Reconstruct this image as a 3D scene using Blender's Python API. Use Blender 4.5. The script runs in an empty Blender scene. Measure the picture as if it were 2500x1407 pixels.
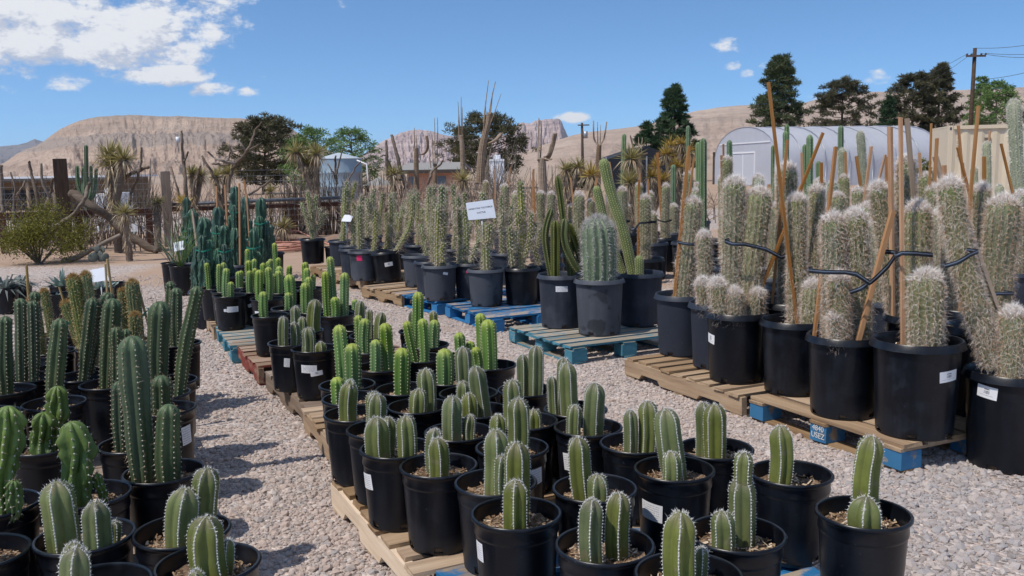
import bpy, math, random
import numpy as np
from mathutils import Matrix, Vector
rng = np.random.default_rng(7)
random.seed(7)
SC = bpy.context.scene
COL = SC.collection
R_ = math.radians

# ------------------------------------------------------------------ camera
F, CX, CY, YH, H, RHO = 2200.0, 1250.0, 703.5, 410.0, 1.5, R_(1.0)
P = math.atan((CY - YH) / F)
cr, sr, cp, sp = math.cos(RHO), math.sin(RHO), math.cos(P), math.sin(P)
RIGHT = np.array([1.0, 0, 0]); UP = np.array([0, sp, cp]); FWD = np.array([0, cp, -sp])
cam = bpy.data.cameras.new('camera'); camo = bpy.data.objects.new('camera', cam); COL.objects.link(camo)
cx_, cy_, cz_ = RIGHT * cr - UP * sr, RIGHT * sr + UP * cr, -FWD
camo.matrix_world = Matrix(((cx_[0], cy_[0], cz_[0], 0), (cx_[1], cy_[1], cz_[1], 0), (cx_[2], cy_[2], cz_[2], H), (0, 0, 0, 1)))
cam.sensor_width = 36.0; cam.lens = F / 2500 * 36; cam.clip_start = 0.05; cam.clip_end = 40000
SC.camera = camo

def ray(x, y):
    dx, dy = x - CX, y - CY
    a = (dx * cr - dy * sr) / F; b = -(dx * sr + dy * cr) / F
    return np.array([a, cp + b * sp, -sp + b * cp])
def gp(x, y, z=0.0):                      # the place on the level z seen at a spot of the photo
    r = ray(x, y); t = (z - H) / r[2]
    return np.array([r[0] * t, r[1] * t, z])
def yp(x, y, Y):                          # the place at distance Y
    r = ray(x, y); t = Y / r[1]
    return np.array([r[0] * t, Y, H + r[2] * t])
def dep(p): return p[1] * cp + (H - p[2]) * sp

# ------------------------------------------------------------------ light and sky
SAZ, SEL = R_(33), R_(57)                 # shadows fall to the right and away
SUN = np.array([-math.cos(SAZ) * math.cos(SEL), -math.sin(SAZ) * math.cos(SEL), math.sin(SEL)])
sl = bpy.data.lights.new('sun', 'SUN'); sl.energy = 4.0; sl.angle = R_(0.53); sl.color = (1, 0.925, 0.835)
so = bpy.data.objects.new('sun', sl); COL.objects.link(so)
so.rotation_euler = Vector(SUN).to_track_quat('Z', 'Y').to_euler()
SC.view_settings.view_transform = 'Standard'; SC.view_settings.look = 'None'
SC.view_settings.exposure = 0.0; SC.view_settings.gamma = 1.0; SC.view_settings.use_curve_mapping = False
SC.render.engine = 'CYCLES'
SC.cycles.max_bounces = 6; SC.cycles.diffuse_bounces = 3; SC.cycles.glossy_bounces = 2; SC.cycles.transparent_max_bounces = 6
SC.cycles.use_adaptive_sampling = True; SC.cycles.adaptive_threshold = 0.02
try: SC.cycles.use_denoising = True
except Exception: pass

class NT:                                 # small helper for node trees
    def __init__(s, tree): s.t = tree; s.n = tree.nodes; s.l = tree.links
    def add(s, typ, inp=None, **kw):
        nd = s.n.new(typ)
        for k, v in kw.items(): setattr(nd, k, v)
        if inp:
            for k, v in inp.items():
                sk = nd.inputs[k]
                if isinstance(v, bpy.types.NodeSocket): s.l.new(v, sk)
                else: sk.default_value = v
        return nd
    def m(s, op, a, b=None, c=None, clamp=False):
        nd = s.n.new('ShaderNodeMath'); nd.operation = op; nd.use_clamp = clamp
        for i, v in enumerate((a, b, c)):
            if v is None: continue
            if isinstance(v, bpy.types.NodeSocket): s.l.new(v, nd.inputs[i])
            else: nd.inputs[i].default_value = v
        return nd.outputs[0]
    def mix(s, f, a, b, blend='MIX'):
        nd = s.n.new('ShaderNodeMix'); nd.data_type = 'RGBA'; nd.blend_type = blend
        for i, v in ((0, f), (6, a), (7, b)):
            if isinstance(v, bpy.types.NodeSocket): s.l.new(v, nd.inputs[i])
            else: nd.inputs[i].default_value = (tuple(v) + (1,))[:4] if i else v
        return nd.outputs[2]
    def ramp(s, f, stops):
        nd = s.n.new('ShaderNodeValToRGB'); e = nd.color_ramp.elements
        while len(e) < len(stops): e.new(0.5)
        for el, (p, c) in zip(e, stops): el.position = p; el.color = (tuple(c) + (1,))[:4] if not isinstance(c, (int, float)) else (c, c, c, 1)
        s.l.new(f, nd.inputs[0]); return nd.outputs[0]
    def noise(s, vec, scale, detail=3, rough=0.55, out=0):
        nd = s.add('ShaderNodeTexNoise', {'Scale': scale, 'Detail': detail, 'Roughness': rough})
        if vec is not None: s.l.new(vec, nd.inputs['Vector'])
        return nd.outputs[out]
    def smooth(s, v, lo, hi):
        nd = s.add('ShaderNodeMapRange', {0: v, 1: lo, 2: hi, 3: 0.0, 4: 1.0}, interpolation_type='SMOOTHSTEP'); return nd.outputs[0]
    def attr(s, name): return s.add('ShaderNodeAttribute', attribute_name=name).outputs['Fac']

w = bpy.data.worlds.new('World'); SC.world = w; w.use_nodes = True
t = NT(w.node_tree); t.n.clear()
geo = t.add('ShaderNodeTexCoord').outputs['Generated']
sep = t.add('ShaderNodeSeparateXYZ', {0: geo})
X, Y, Z = sep.outputs
# the clear desert air: blue stays deep down to the skyline
zz = t.m('MULTIPLY_ADD', Z, 1.5, 0.075)
vec = t.add('ShaderNodeCombineXYZ', {0: X, 1: Y, 2: zz})
vecn = t.add('ShaderNodeVectorMath', {0: vec.outputs[0]}, operation='NORMALIZE').outputs[0]
sky = t.add('ShaderNodeTexSky', {'Vector': vecn}, sky_type='NISHITA', sun_disc=False, sun_elevation=SEL,
            sun_rotation=math.atan2(SUN[0], SUN[1]), altitude=1200, air_density=1.0, dust_density=0.35, ozone_density=3.0)
skyc = t.mix(1.0, sky.outputs[0], (0.82, 1.09, 1.22), 'MULTIPLY')
# clouds: az / el field in radians
az = t.m('ARCTAN2', X, Y); el = t.m('ARCSINE', Z)
def azel(x, y):
    r = ray(x, y); r = r / np.linalg.norm(r); return math.atan2(r[0], r[1]), math.asin(r[2])
puffs = [(60, 60, 300, 95, 1.0), (250, 100, 230, 70, 1.0), (380, 40, 190, 60, .9), (-150, 60, 300, 110, 1.0), (488, 70, 62, 40, .86), (445, 132, 60, 26, .74), (330, 185, 30, 18, .7), (560, -10, 90, 26, .8),
         (400, 184, 110, 28, .95), (165, 194, 52, 24, .80), (40, 176, 70, 24, .72), (520, 221, 66, 20, .84), (597, 227, 34, 13, .72), (1785, 112, 46, 26, .53), (1793, 160, 28, 13, .50),
         (1395, 287, 46, 15, .80), (2145, 190, 36, 24, .52), (1822, 182, 22, 16, .54), (1870, 160, 24, 14, .54), (1980, 250, 40, 20, .5), (300, -160, 500, 130, 1.0)]
def field(a_off, e_off):
    tot = None
    A = t.m('ADD', az, a_off); E = t.m('ADD', el, e_off)
    for (x, y, rx, ry, wt) in puffs:
        a0, e0 = azel(x, y)
        dx = t.m('MULTIPLY', t.m('SUBTRACT', A, a0), F / rx); dy = t.m('MULTIPLY', t.m('SUBTRACT', E, e0), F / ry)
        q = t.m('MULTIPLY_ADD', dx, dx, t.m('MULTIPLY', dy, dy))
        g = t.m('MULTIPLY', t.m('DIVIDE', 1.0, t.m('MULTIPLY_ADD', q, q, 1.0)), wt)
        tot = g if tot is None else t.m('MAXIMUM', tot, g)
    cv = t.add('ShaderNodeCombineXYZ', {0: t.m('MULTIPLY', A, 1.0), 1: t.m('MULTIPLY', E, 1.7), 2: 0.3}).outputs[0]
    n1 = t.noise(cv, 20, 8, 0.62); n2 = t.noise(cv, 75, 5, 0.65)
    nn = t.m('MULTIPLY_ADD', n2, 0.3, t.m('MULTIPLY', n1, 0.9))
    return t.m('ADD', t.m('MULTIPLY', tot, 0.85), t.m('MULTIPLY', t.m('SUBTRACT', nn, 0.62), 1.9))
f0 = field(0.0, 0.0); f1 = field(-0.006, 0.014)
alpha = t.m('MULTIPLY', t.smooth(f0, 0.34, 0.72), 0.96)
lit = t.smooth(t.m('SUBTRACT', f0, f1), -0.26, 0.08)
cc = t.mix(lit, (3.9, 4.25, 5.1), (6.1, 6.2, 6.45))
hz = t.m('ADD', Z, 0.12); cvec = t.add('ShaderNodeCombineXYZ', {0: t.m('DIVIDE', X, hz), 1: t.m('DIVIDE', Y, hz), 2: 0.7}).outputs[0]
cn = t.noise(cvec, 1.3, 7, 0.6)                 # unseen cumulus overhead, added to give a whiter fill light
high = t.m('MULTIPLY', t.smooth(cn, 0.47, 0.62), t.smooth(el, 0.24, 0.42))
final = t.mix(high, t.mix(alpha, skyc, cc), (5.4, 5.5, 5.8))
bg = t.add('ShaderNodeBackground', {'Color': final, 'Strength': 0.14})
t.l.new(bg.outputs[0], t.add('ShaderNodeOutputWorld').inputs[0])

# ------------------------------------------------------------------ materials
MATS = {}
def mat(name, build):
    if name in MATS: return MATS[name]
    m = bpy.data.materials.new(name); m.use_nodes = True
    k = NT(m.node_tree); k.n.clear()
    b = k.add('ShaderNodeBsdfPrincipled'); o = k.add('ShaderNodeOutputMaterial'); k.l.new(b.outputs[0], o.inputs[0])
    k.b = b; k.o = o
    build(k); MATS[name] = m; return m
def setp(k, **kw):
    nm = {'color': 'Base Color', 'rough': 'Roughness', 'metal': 'Metallic', 'spec': 'Specular IOR Level', 'normal': 'Normal', 'alpha': 'Alpha', 'trans': 'Transmission Weight', 'sss': 'Subsurface Weight'}
    for a, v in kw.items():
        sk = k.b.inputs[nm[a]]
        if isinstance(v, bpy.types.NodeSocket): k.l.new(v, sk)
        else: sk.default_value = (tuple(v) + (1,))[:4] if isinstance(v, (tuple, list)) else v
def bump(k, h, dist, strength=1.0):
    return k.add('ShaderNodeBump', {'Height': h, 'Distance': dist, 'Strength': strength}).outputs[0]
def oco(k): return k.add('ShaderNodeTexCoord').outputs['Object']
def rnd(k): return k.add('ShaderNodeObjectInfo').outputs['Random']
def ooff(k, mul=37.0):                     # object coordinates shifted by the object's own random number
    return k.add('ShaderNodeVectorMath', {0: oco(k), 1: k.add('ShaderNodeCombineXYZ', {0: k.m('MULTIPLY', rnd(k), mul), 1: k.m('MULTIPLY', rnd(k), mul * 1.7), 2: k.m('MULTIPLY', rnd(k), mul * .6)}).outputs[0]}, operation='ADD').outputs[0]
def vscale(k, v, s): return k.add('ShaderNodeVectorMath', {0: v, 1: s}, operation='MULTIPLY').outputs[0]

def plain(name, color, rough=0.6, var=0.12, scale=6, metal=0.0, spec=0.4):
    def f(k):
        n = k.noise(ooff(k), scale, 4)
        lo = tuple(c * (1 - var) for c in color); hi = tuple(min(1, c * (1 + var)) for c in color)
        setp(k, color=k.mix(n, lo, hi), rough=rough, metal=metal, spec=spec)
    return mat(name, f)

def m_pot(name, base, dust, rough):
    def f(k):
        v = ooff(k)
        n = k.noise(v, 7, 5, .65); n2 = k.noise(vscale(k, v, (18, 18, 2.2)), 1.0, 4); sp_ = k.noise(v, 75, 2); wet = k.noise(v, 3.2, 3)
        z = k.add('ShaderNodeSeparateXYZ', {0: oco(k)}).outputs[2]
        low = k.smooth(z, 0.13, 0.0)
        d = k.m('MULTIPLY', k.smooth(k.m('ADD', k.m('MULTIPLY', n, .6), k.m('MULTIPLY', n2, .5)), .45, .8), .8)
        d = k.m('ADD', d, k.m('MULTIPLY', low, .35), clamp=True)
        d = k.m('MULTIPLY', d, k.m('MULTIPLY_ADD', rnd(k), 1.1, .15))
        d = k.m('ADD', k.m('MULTIPLY', d, .75), k.m('MULTIPLY', k.smooth(sp_, .70, .75), .75), clamp=True)
        d = k.m('MULTIPLY', d, k.m('SUBTRACT', 1.0, k.m('MULTIPLY', k.smooth(wet, .56, .60), .7)))
        base_ = k.mix(k.m('MULTIPLY', k.smooth(wet, .56, .60), .65 if base[0] > .03 else 0.0), base, (.012, .014, .018))
        setp(k, color=k.mix(d, base_, dust), rough=k.m('MULTIPLY_ADD', d, .25, rough), spec=.36, normal=bump(k, k.noise(v, 30, 3), .002, .35))
    return mat(name, f)
POTM = [m_pot('black nursery plastic', (.0026, .0038, .0070), (.023, .029, .041), .32), m_pot('dull black plastic', (.019, .025, .039), (.066, .077, .100), .48), m_pot('sun faded grey plastic', (.050, .058, .074), (.105, .117, .140), .6)]

def m_soil():
    def f(k):
        v = ooff(k)
        n = k.noise(v, 45, 4, .7); n2 = k.noise(v, 160, 2)
        c = k.ramp(n, [(.25, (.055, .037, .024)), (.5, (.15, .10, .066)), (.75, (.30, .21, .14))])
        setp(k, color=k.mix(k.smooth(n2, .6, .75), c, (.42, .32, .22)), rough=.95, spec=.1, normal=bump(k, n, .01, .8))
    return mat('bark mulch soil', f)
M_SOIL = m_soil()
def m_chip():
    def f(k):
        a = k.attr('v'); setp(k, color=k.ramp(a, [(0, (.10, .062, .036)), (.4, (.26, .17, .105)), (.75, (.42, .31, .20)), (1, (.58, .48, .36))]), rough=.9, spec=.1)
    return mat('wood mulch chips', f)
M_CHIP = m_chip()

def m_cactus(name, stops, crest=None, crest_lo=.9, wave=0.0, top=None, low=None, rough=.5, spec=.35, spots=None):
    def f(k):
        v = ooff(k)
        rib = k.attr('rib'); tt = k.attr('tt')
        n = k.noise(v, 9, 4); fine = k.noise(v, 70, 3)
        c = k.ramp(k.m('MULTIPLY_ADD', fine, .25, k.m('MULTIPLY', n, .8)), stops)
        r = rnd(k)
        c = k.add('ShaderNodeHueSaturation', {'Hue': k.m('MULTIPLY_ADD', r, .03, .485), 'Saturation': k.m('MULTIPLY_ADD', r, -.35, 1.12), 'Value': k.m('MULTIPLY_ADD', k.add('ShaderNodeMath', {0: k.m('MULTIPLY', r, 7.31)}, operation='FRACT').outputs[0], .35, .85), 'Color': c}).outputs[0]
        if top: c = k.mix(k.m('MULTIPLY', k.smooth(tt, top[1], 1.0), top[2]), c, top[0])
        if low: c = k.mix(k.m('MULTIPLY', k.smooth(tt, low[1], 0.0), k.m('MULTIPLY', k.smooth(n, .3, .7), low[2])), c, low[0])
        if spots: c = k.mix(k.m('MULTIPLY', k.smooth(k.noise(v, 22, 4), .61, .70), .75), c, spots)
        if crest: c = k.mix(k.smooth(rib, crest_lo, min(.999, crest_lo + .07)), c, crest)
        setp(k, color=c, rough=rough, spec=spec, normal=bump(k, fine, .002, .35))
    return mat(name, f)
KM = {
 'F': m_cactus('fence post cactus skin', [(.25, (.076, .094, .026)), (.5, (.120, .144, .040)), (.8, (.172, .192, .058))], crest=(.50, .50, .45), crest_lo=.963, top=((.115, .088, .066), .80, .55), low=((.19, .145, .085), .20, .8), spots=(.19, .165, .095)),
 'S': m_cactus('torch cactus skin', [(.25, (.060, .135, .030)), (.5, (.105, .205, .034)), (.8, (.175, .275, .050))], top=((.33, .37, .050), .80, .7), low=((.060, .125, .078), .8, .75)),
 'C': m_cactus('blue green column cactus skin', [(.25, (.034, .054, .026)), (.5, (.054, .080, .035)), (.8, (.088, .114, .046))], top=((.065, .115, .05), .85, .6), spots=(.075, .09, .045)),
 'M': m_cactus('lumpy green cactus skin', [(.25, (.050, .092, .024)), (.5, (.092, .150, .030)), (.8, (.165, .225, .042))], low=((.035, .07, .03), .5, .9)),
 'G': m_cactus('golden spined cactus skin', [(.25, (.07, .105, .03)), (.5, (.11, .15, .045)), (.8, (.17, .20, .07))]),
 'T': m_cactus('toothpick cactus skin', [(.25, (.12, .155, .035)), (.5, (.22, .25, .055)), (.8, (.36, .35, .10))], low=((.36, .31, .19), .45, .9), top=((.09, .13, .055), .7, .7)),
 'O': m_cactus('woolly cactus skin', [(.25, (.10, .115, .055)), (.5, (.16, .175, .080)), (.8, (.25, .24, .13))], top=((.17, .23, .06), .85, .7), low=((.24, .19, .13), .75, .7)),
 'E': m_cactus('dark candelabra skin', [(.25, (.040, .055, .012)), (.5, (.066, .082, .018)), (.8, (.10, .115, .026))], crest=(.25, .23, .08), crest_lo=.94),
 'B': m_cactus('grey barrel cactus skin', [(.25, (.09, .13, .075)), (.5, (.14, .19, .11)), (.8, (.20, .25, .15))]),
 'N': m_cactus('slender green cactus skin', [(.25, (.085, .12, .04)), (.5, (.14, .18, .058)), (.8, (.21, .245, .09))]),
 'V': m_cactus('pale rib cactus skin', [(.25, (.065, .12, .055)), (.5, (.10, .175, .075)), (.8, (.15, .235, .10))], crest=(.42, .42, .34), crest_lo=.96),
 'W': m_cactus('silver column cactus skin', [(.25, (.18, .20, .12)), (.5, (.26, .28, .17)), (.8, (.36, .36, .24))]),
 'H': m_cactus('dark twisted cactus skin', [(.25, (.018, .056, .038)), (.5, (.036, .088, .056)), (.8, (.075, .140, .085))], rough=.38),
}
def m_spine(name, stops, rough=.75):
    def f(k):
        c = k.ramp(k.attr('v'), stops); setp(k, color=k.mix(k.m('MULTIPLY', k.m('POWER', rnd(k), 1.5), k.m('SUBTRACT', .85, k.m('MULTIPLY', k.attr('v'), .8))), c, k.mix(1.0, c, (.86, .66, .52), 'MULTIPLY')) if name.startswith(('white wool', 'grey tooth')) else c, rough=rough, spec=.2)
    return mat(name, f)
SPM = {
 'F': m_spine('white felt and bristles', [(0, (.50, .49, .46)), (1, (.80, .79, .75))]),
 'S': m_spine('cream areoles', [(0, (.55, .50, .30)), (1, (.78, .74, .52))]),
 'C': m_spine('grey areoles with brown spines', [(0, (.17, .085, .045)), (.5, (.34, .25, .17)), (1, (.50, .49, .40))]),
 'M': m_spine('pale areoles with dark spines', [(0, (.16, .10, .06)), (.5, (.30, .26, .2)), (1, (.52, .52, .44))]),
 'G': m_spine('golden spines', [(0, (.34, .19, .06)), (.5, (.52, .36, .14)), (1, (.66, .60, .40))]),
 'T': m_spine('grey toothpick spines', [(0, (.27, .21, .155)), (.5, (.50, .43, .34)), (1, (.70, .64, .54))]),
 'O': m_spine('white wool and amber spines', [(0, (.42, .19, .07)), (.22, (.52, .33, .18)), (.38, (.55, .43, .32)), (.66, (.70, .59, .48)), (.86, (.80, .73, .66)), (1, (.92, .91, .90))]),
 'E': m_spine('yellow rib thorns', [(0, (.30, .26, .10)), (1, (.44, .40, .2))]),
 'B': m_spine('grey barrel spines', [(0, (.30, .26, .24)), (1, (.68, .66, .63))]),
 'N': m_spine('fine pale bristles', [(0, (.42, .42, .24)), (1, (.66, .64, .46))]),
 'V': m_spine('small grey spines', [(0, (.35, .33, .26)), (1, (.6, .58, .5))]),
 'W': m_spine('white bristles', [(0, (.55, .52, .42)), (1, (.82, .80, .72))]),
 'H': m_spine('pale green nodes', [(0, (.06, .11, .07)), (1, (.22, .28, .21))]),
}
def m_wood(name, lo, mid, hi, paint=None, wear=.5, rough=.85):
    def f(k):
        v = ooff(k)
        g = k.noise(vscale(k, v, (2.2, 34, 34)), 1.0, 5, .65); b = k.noise(vscale(k, v, (.8, 5, 5)), 1.0, 3); big = k.noise(v, 5.5, 4, .7)
        c = k.ramp(k.m('MULTIPLY_ADD', b, .35, k.m('MULTIPLY', g, .7)), [(.3, lo), (.52, mid), (.74, hi)])
        c = k.add('ShaderNodeHueSaturation', {'Value': k.m('MULTIPLY_ADD', rnd(k), .5, .75), 'Saturation': k.m('MULTIPLY_ADD', rnd(k), -.3, 1.1), 'Color': c}).outputs[0]
        if paint:
            nz = k.add('ShaderNodeSeparateXYZ', {0: k.add('ShaderNodeNewGeometry').outputs['Normal']}).outputs[2]
            worn = k.m('MULTIPLY_ADD', k.m('ABSOLUTE', nz), .30, k.m('ADD', k.m('MULTIPLY', big, .9), k.m('MULTIPLY', g, .35)))
            c = k.mix(k.smooth(worn, wear - .08, wear + .10), k.mix(big, tuple(x * .75 for x in paint), tuple(min(1, x * 1.25) for x in paint)), c)
        setp(k, color=c, rough=rough, spec=.2, normal=bump(k, g, .004, .7))
    return mat(name, f)
W_RAW = m_wood('raw pallet wood', (.20, .125, .07), (.33, .225, .135), (.44, .32, .20))
W_PALE = m_wood('fresh pale pallet wood', (.50, .375, .25), (.64, .50, .36), (.72, .59, .45))
W_GREY = m_wood('weathered grey brown wood', (.14, .105, .08), (.25, .19, .145), (.36, .29, .22))
W_BLUE = m_wood('worn blue painted wood', (.18, .13, .085), (.30, .235, .165), (.40, .32, .23), paint=(.022, .135, .30), wear=.93)
W_TEAL = m_wood('faded teal painted wood', (.20, .17, .13), (.30, .26, .20), (.38, .33, .26), paint=(.06, .20, .27), wear=.83)
W_RED = m_wood('red stained pallet wood', (.17, .115, .08), (.28, .19, .13), (.36, .26, .185), paint=(.19, .040, .028), wear=.70)
W_STAKE = m_wood('orange brown stake wood', (.24, .105, .034), (.38, .185, .070), (.49, .27, .12))
W_STAKE2 = m_wood('weathered stake wood', (.24, .175, .12), (.36, .275, .20), (.46, .37, .28))
W_STAKE3 = m_wood('yellow bamboo stake', (.26, .165, .055), (.36, .24, .09), (.44, .32, .14))
W_DARK = m_wood('old dark timber', (.030, .020, .015), (.075, .05, .036), (.15, .105, .075))
W_DEAD = m_wood('dead grey wood', (.085, .065, .05), (.17, .132, .102), (.28, .228, .185))
W_RIBS = m_wood('dry saguaro ribs', (.15, .105, .07), (.27, .195, .135), (.38, .29, .21))
M_RUST = plain('rusted steel', (.095, .038, .022), .8, .45, 9)
M_STEEL = plain('galvanised steel', (.34, .36, .39), .45, .2, 3, metal=.6)
M_PIPE = plain('dark grey pipe', (.11, .125, .145), .5, .2, 4)
M_STRAP = plain('black strapping', (.010, .012, .018), .4, .3, 20)
M_STRAPL = plain('pale strap stripe', (.22, .27, .36), .5, .1)
M_GTIE = plain('green plastic tie', (.012, .20, .13), .5, .2)
M_WHITE = plain('white painted metal', (.72, .73, .75), .5, .08)
M_PAPERB = plain('white paper in a clear sleeve', (.74, .77, .82), .25, .04)
M_HOSE = plain('pink rubber hose', (.50, .25, .18), .6, .12)
M_INK = plain('dark print ink', (.06, .06, .07), .7, .1)
M_INKW = plain('white stencil paint', (.62, .62, .60), .7, .1)
M_PINK = plain('pink sticker', (.78, .03, .14), .5, .08)
def m_label():
    def f(k):
        uv = k.add('ShaderNodeUVMap').outputs[0]; s = k.add('ShaderNodeSeparateXYZ', {0: uv}); u, v_ = s.outputs[0], s.outputs[1]
        row = k.m('FRACT', k.m('MULTIPLY', v_, 8.0)); lines = k.m('MULTIPLY', k.m('GREATER_THAN', row, .62), k.m('GREATER_THAN', k.noise(vscale(k, uv, (46, 3, 1)), 1.0, 1), .47))
        inb = k.m('MULTIPLY', k.m('MULTIPLY', k.m('GREATER_THAN', u, .08), k.m('LESS_THAN', u, .86)), k.m('MULTIPLY', k.m('GREATER_THAN', v_, .08), k.m('LESS_THAN', v_, .9)))
        setp(k, color=k.mix(k.m('MULTIPLY', k.m('MULTIPLY', lines, inb), .6), (.74, .75, .77), (.10, .10, .12)), rough=.45)
    return mat('white label with fine print', f)
M_LABEL = m_label()
def m_bar():
    def f(k):
        uv = k.add('ShaderNodeUVMap').outputs[0]; s = k.add('ShaderNodeSeparateXYZ', {0: uv}); u, v_ = s.outputs[0], s.outputs[1]
        bars = k.m('GREATER_THAN', k.noise(vscale(k, uv, (60, 0, 0)), 1.0, 0), .5)
        box = k.m('MULTIPLY', k.m('LESS_THAN', k.m('ABSOLUTE', k.m('SUBTRACT', u, .5)), .14), k.m('LESS_THAN', k.m('ABSOLUTE', k.m('SUBTRACT', v_, .5)), .13))
        ttl = k.m('MULTIPLY', k.m('LESS_THAN', k.m('ABSOLUTE', k.m('SUBTRACT', u, .5)), .13), k.m('LESS_THAN', k.m('ABSOLUTE', k.m('SUBTRACT', v_, .74)), .035))
        ft = k.m('MULTIPLY', k.m('LESS_THAN', k.m('ABSOLUTE', k.m('SUBTRACT', u, .5)), .36), k.m('LESS_THAN', k.m('ABSOLUTE', k.m('SUBTRACT', v_, .24)), .03))
        d = k.m('ADD', k.m('MULTIPLY', box, bars), k.m('ADD', ttl, k.m('MULTIPLY', ft, k.m('MULTIPLY', bars, .6))), clamp=True)
        setp(k, color=k.mix(d, (.76, .76, .77), (.05, .05, .06)), rough=.4)
    return mat('white bar code tag', f)
M_BAR = m_bar()
def m_leaf(name, stops, rough=.6):
    def f(k):
        setp(k, color=k.ramp(k.attr('v'), stops), rough=rough, spec=.25)
        tr = k.add('ShaderNodeBsdfTranslucent', {'Color': k.ramp(k.attr('v'), stops)})
        mx = k.add('ShaderNodeMixShader', {0: .22, 1: k.b.outputs[0], 2: tr.outputs[0]}); k.l.new(mx.outputs[0], k.o.inputs[0])
    return mat(name, f)
L_PINE = m_leaf('dark pine needles', [(0, (.032, .046, .024)), (.5, (.074, .098, .044)), (1, (.140, .160, .072))])
L_PINEG = m_leaf('deep green pine needles', [(0, (.020, .046, .024)), (.5, (.042, .082, .038)), (1, (.085, .135, .06))])
L_PINEB = m_leaf('browned pine needles', [(0, (.046, .048, .028)), (.5, (.088, .086, .048)), (1, (.150, .140, .075))])
L_GREEN = m_leaf('fresh green leaves', [(0, (.065, .115, .034)), (.5, (.12, .20, .055)), (1, (.19, .28, .09))])
L_CREO = m_leaf('olive shrub leaves', [(0, (.085, .085, .014)), (.5, (.16, .155, .026)), (1, (.25, .225, .045))])
L_YUC = m_leaf('yellow green yucca blades', [(0, (.18, .17, .06)), (.5, (.33, .285, .11)), (1, (.46, .39, .19))])
L_YGOLD = m_leaf('golden yucca blades', [(0, (.27, .17, .03)), (.5, (.42, .29, .06)), (1, (.55, .43, .14))])
L_DRY = m_leaf('dry straw blades', [(0, (.26, .19, .11)), (.5, (.44, .34, .215)), (1, (.60, .50, .36))])
L_BLUE = m_leaf('blue grey succulent leaves', [(0, (.13, .20, .17)), (1, (.30, .38, .34))])
L_GREYA = m_leaf('grey agave blades', [(0, (.12, .145, .13)), (1, (.27, .30, .28))])
L_OLIVE = m_leaf('olive brown pine needles', [(0, (.040, .038, .020)), (.5, (.082, .080, .040)), (1, (.150, .135, .068))])
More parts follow.
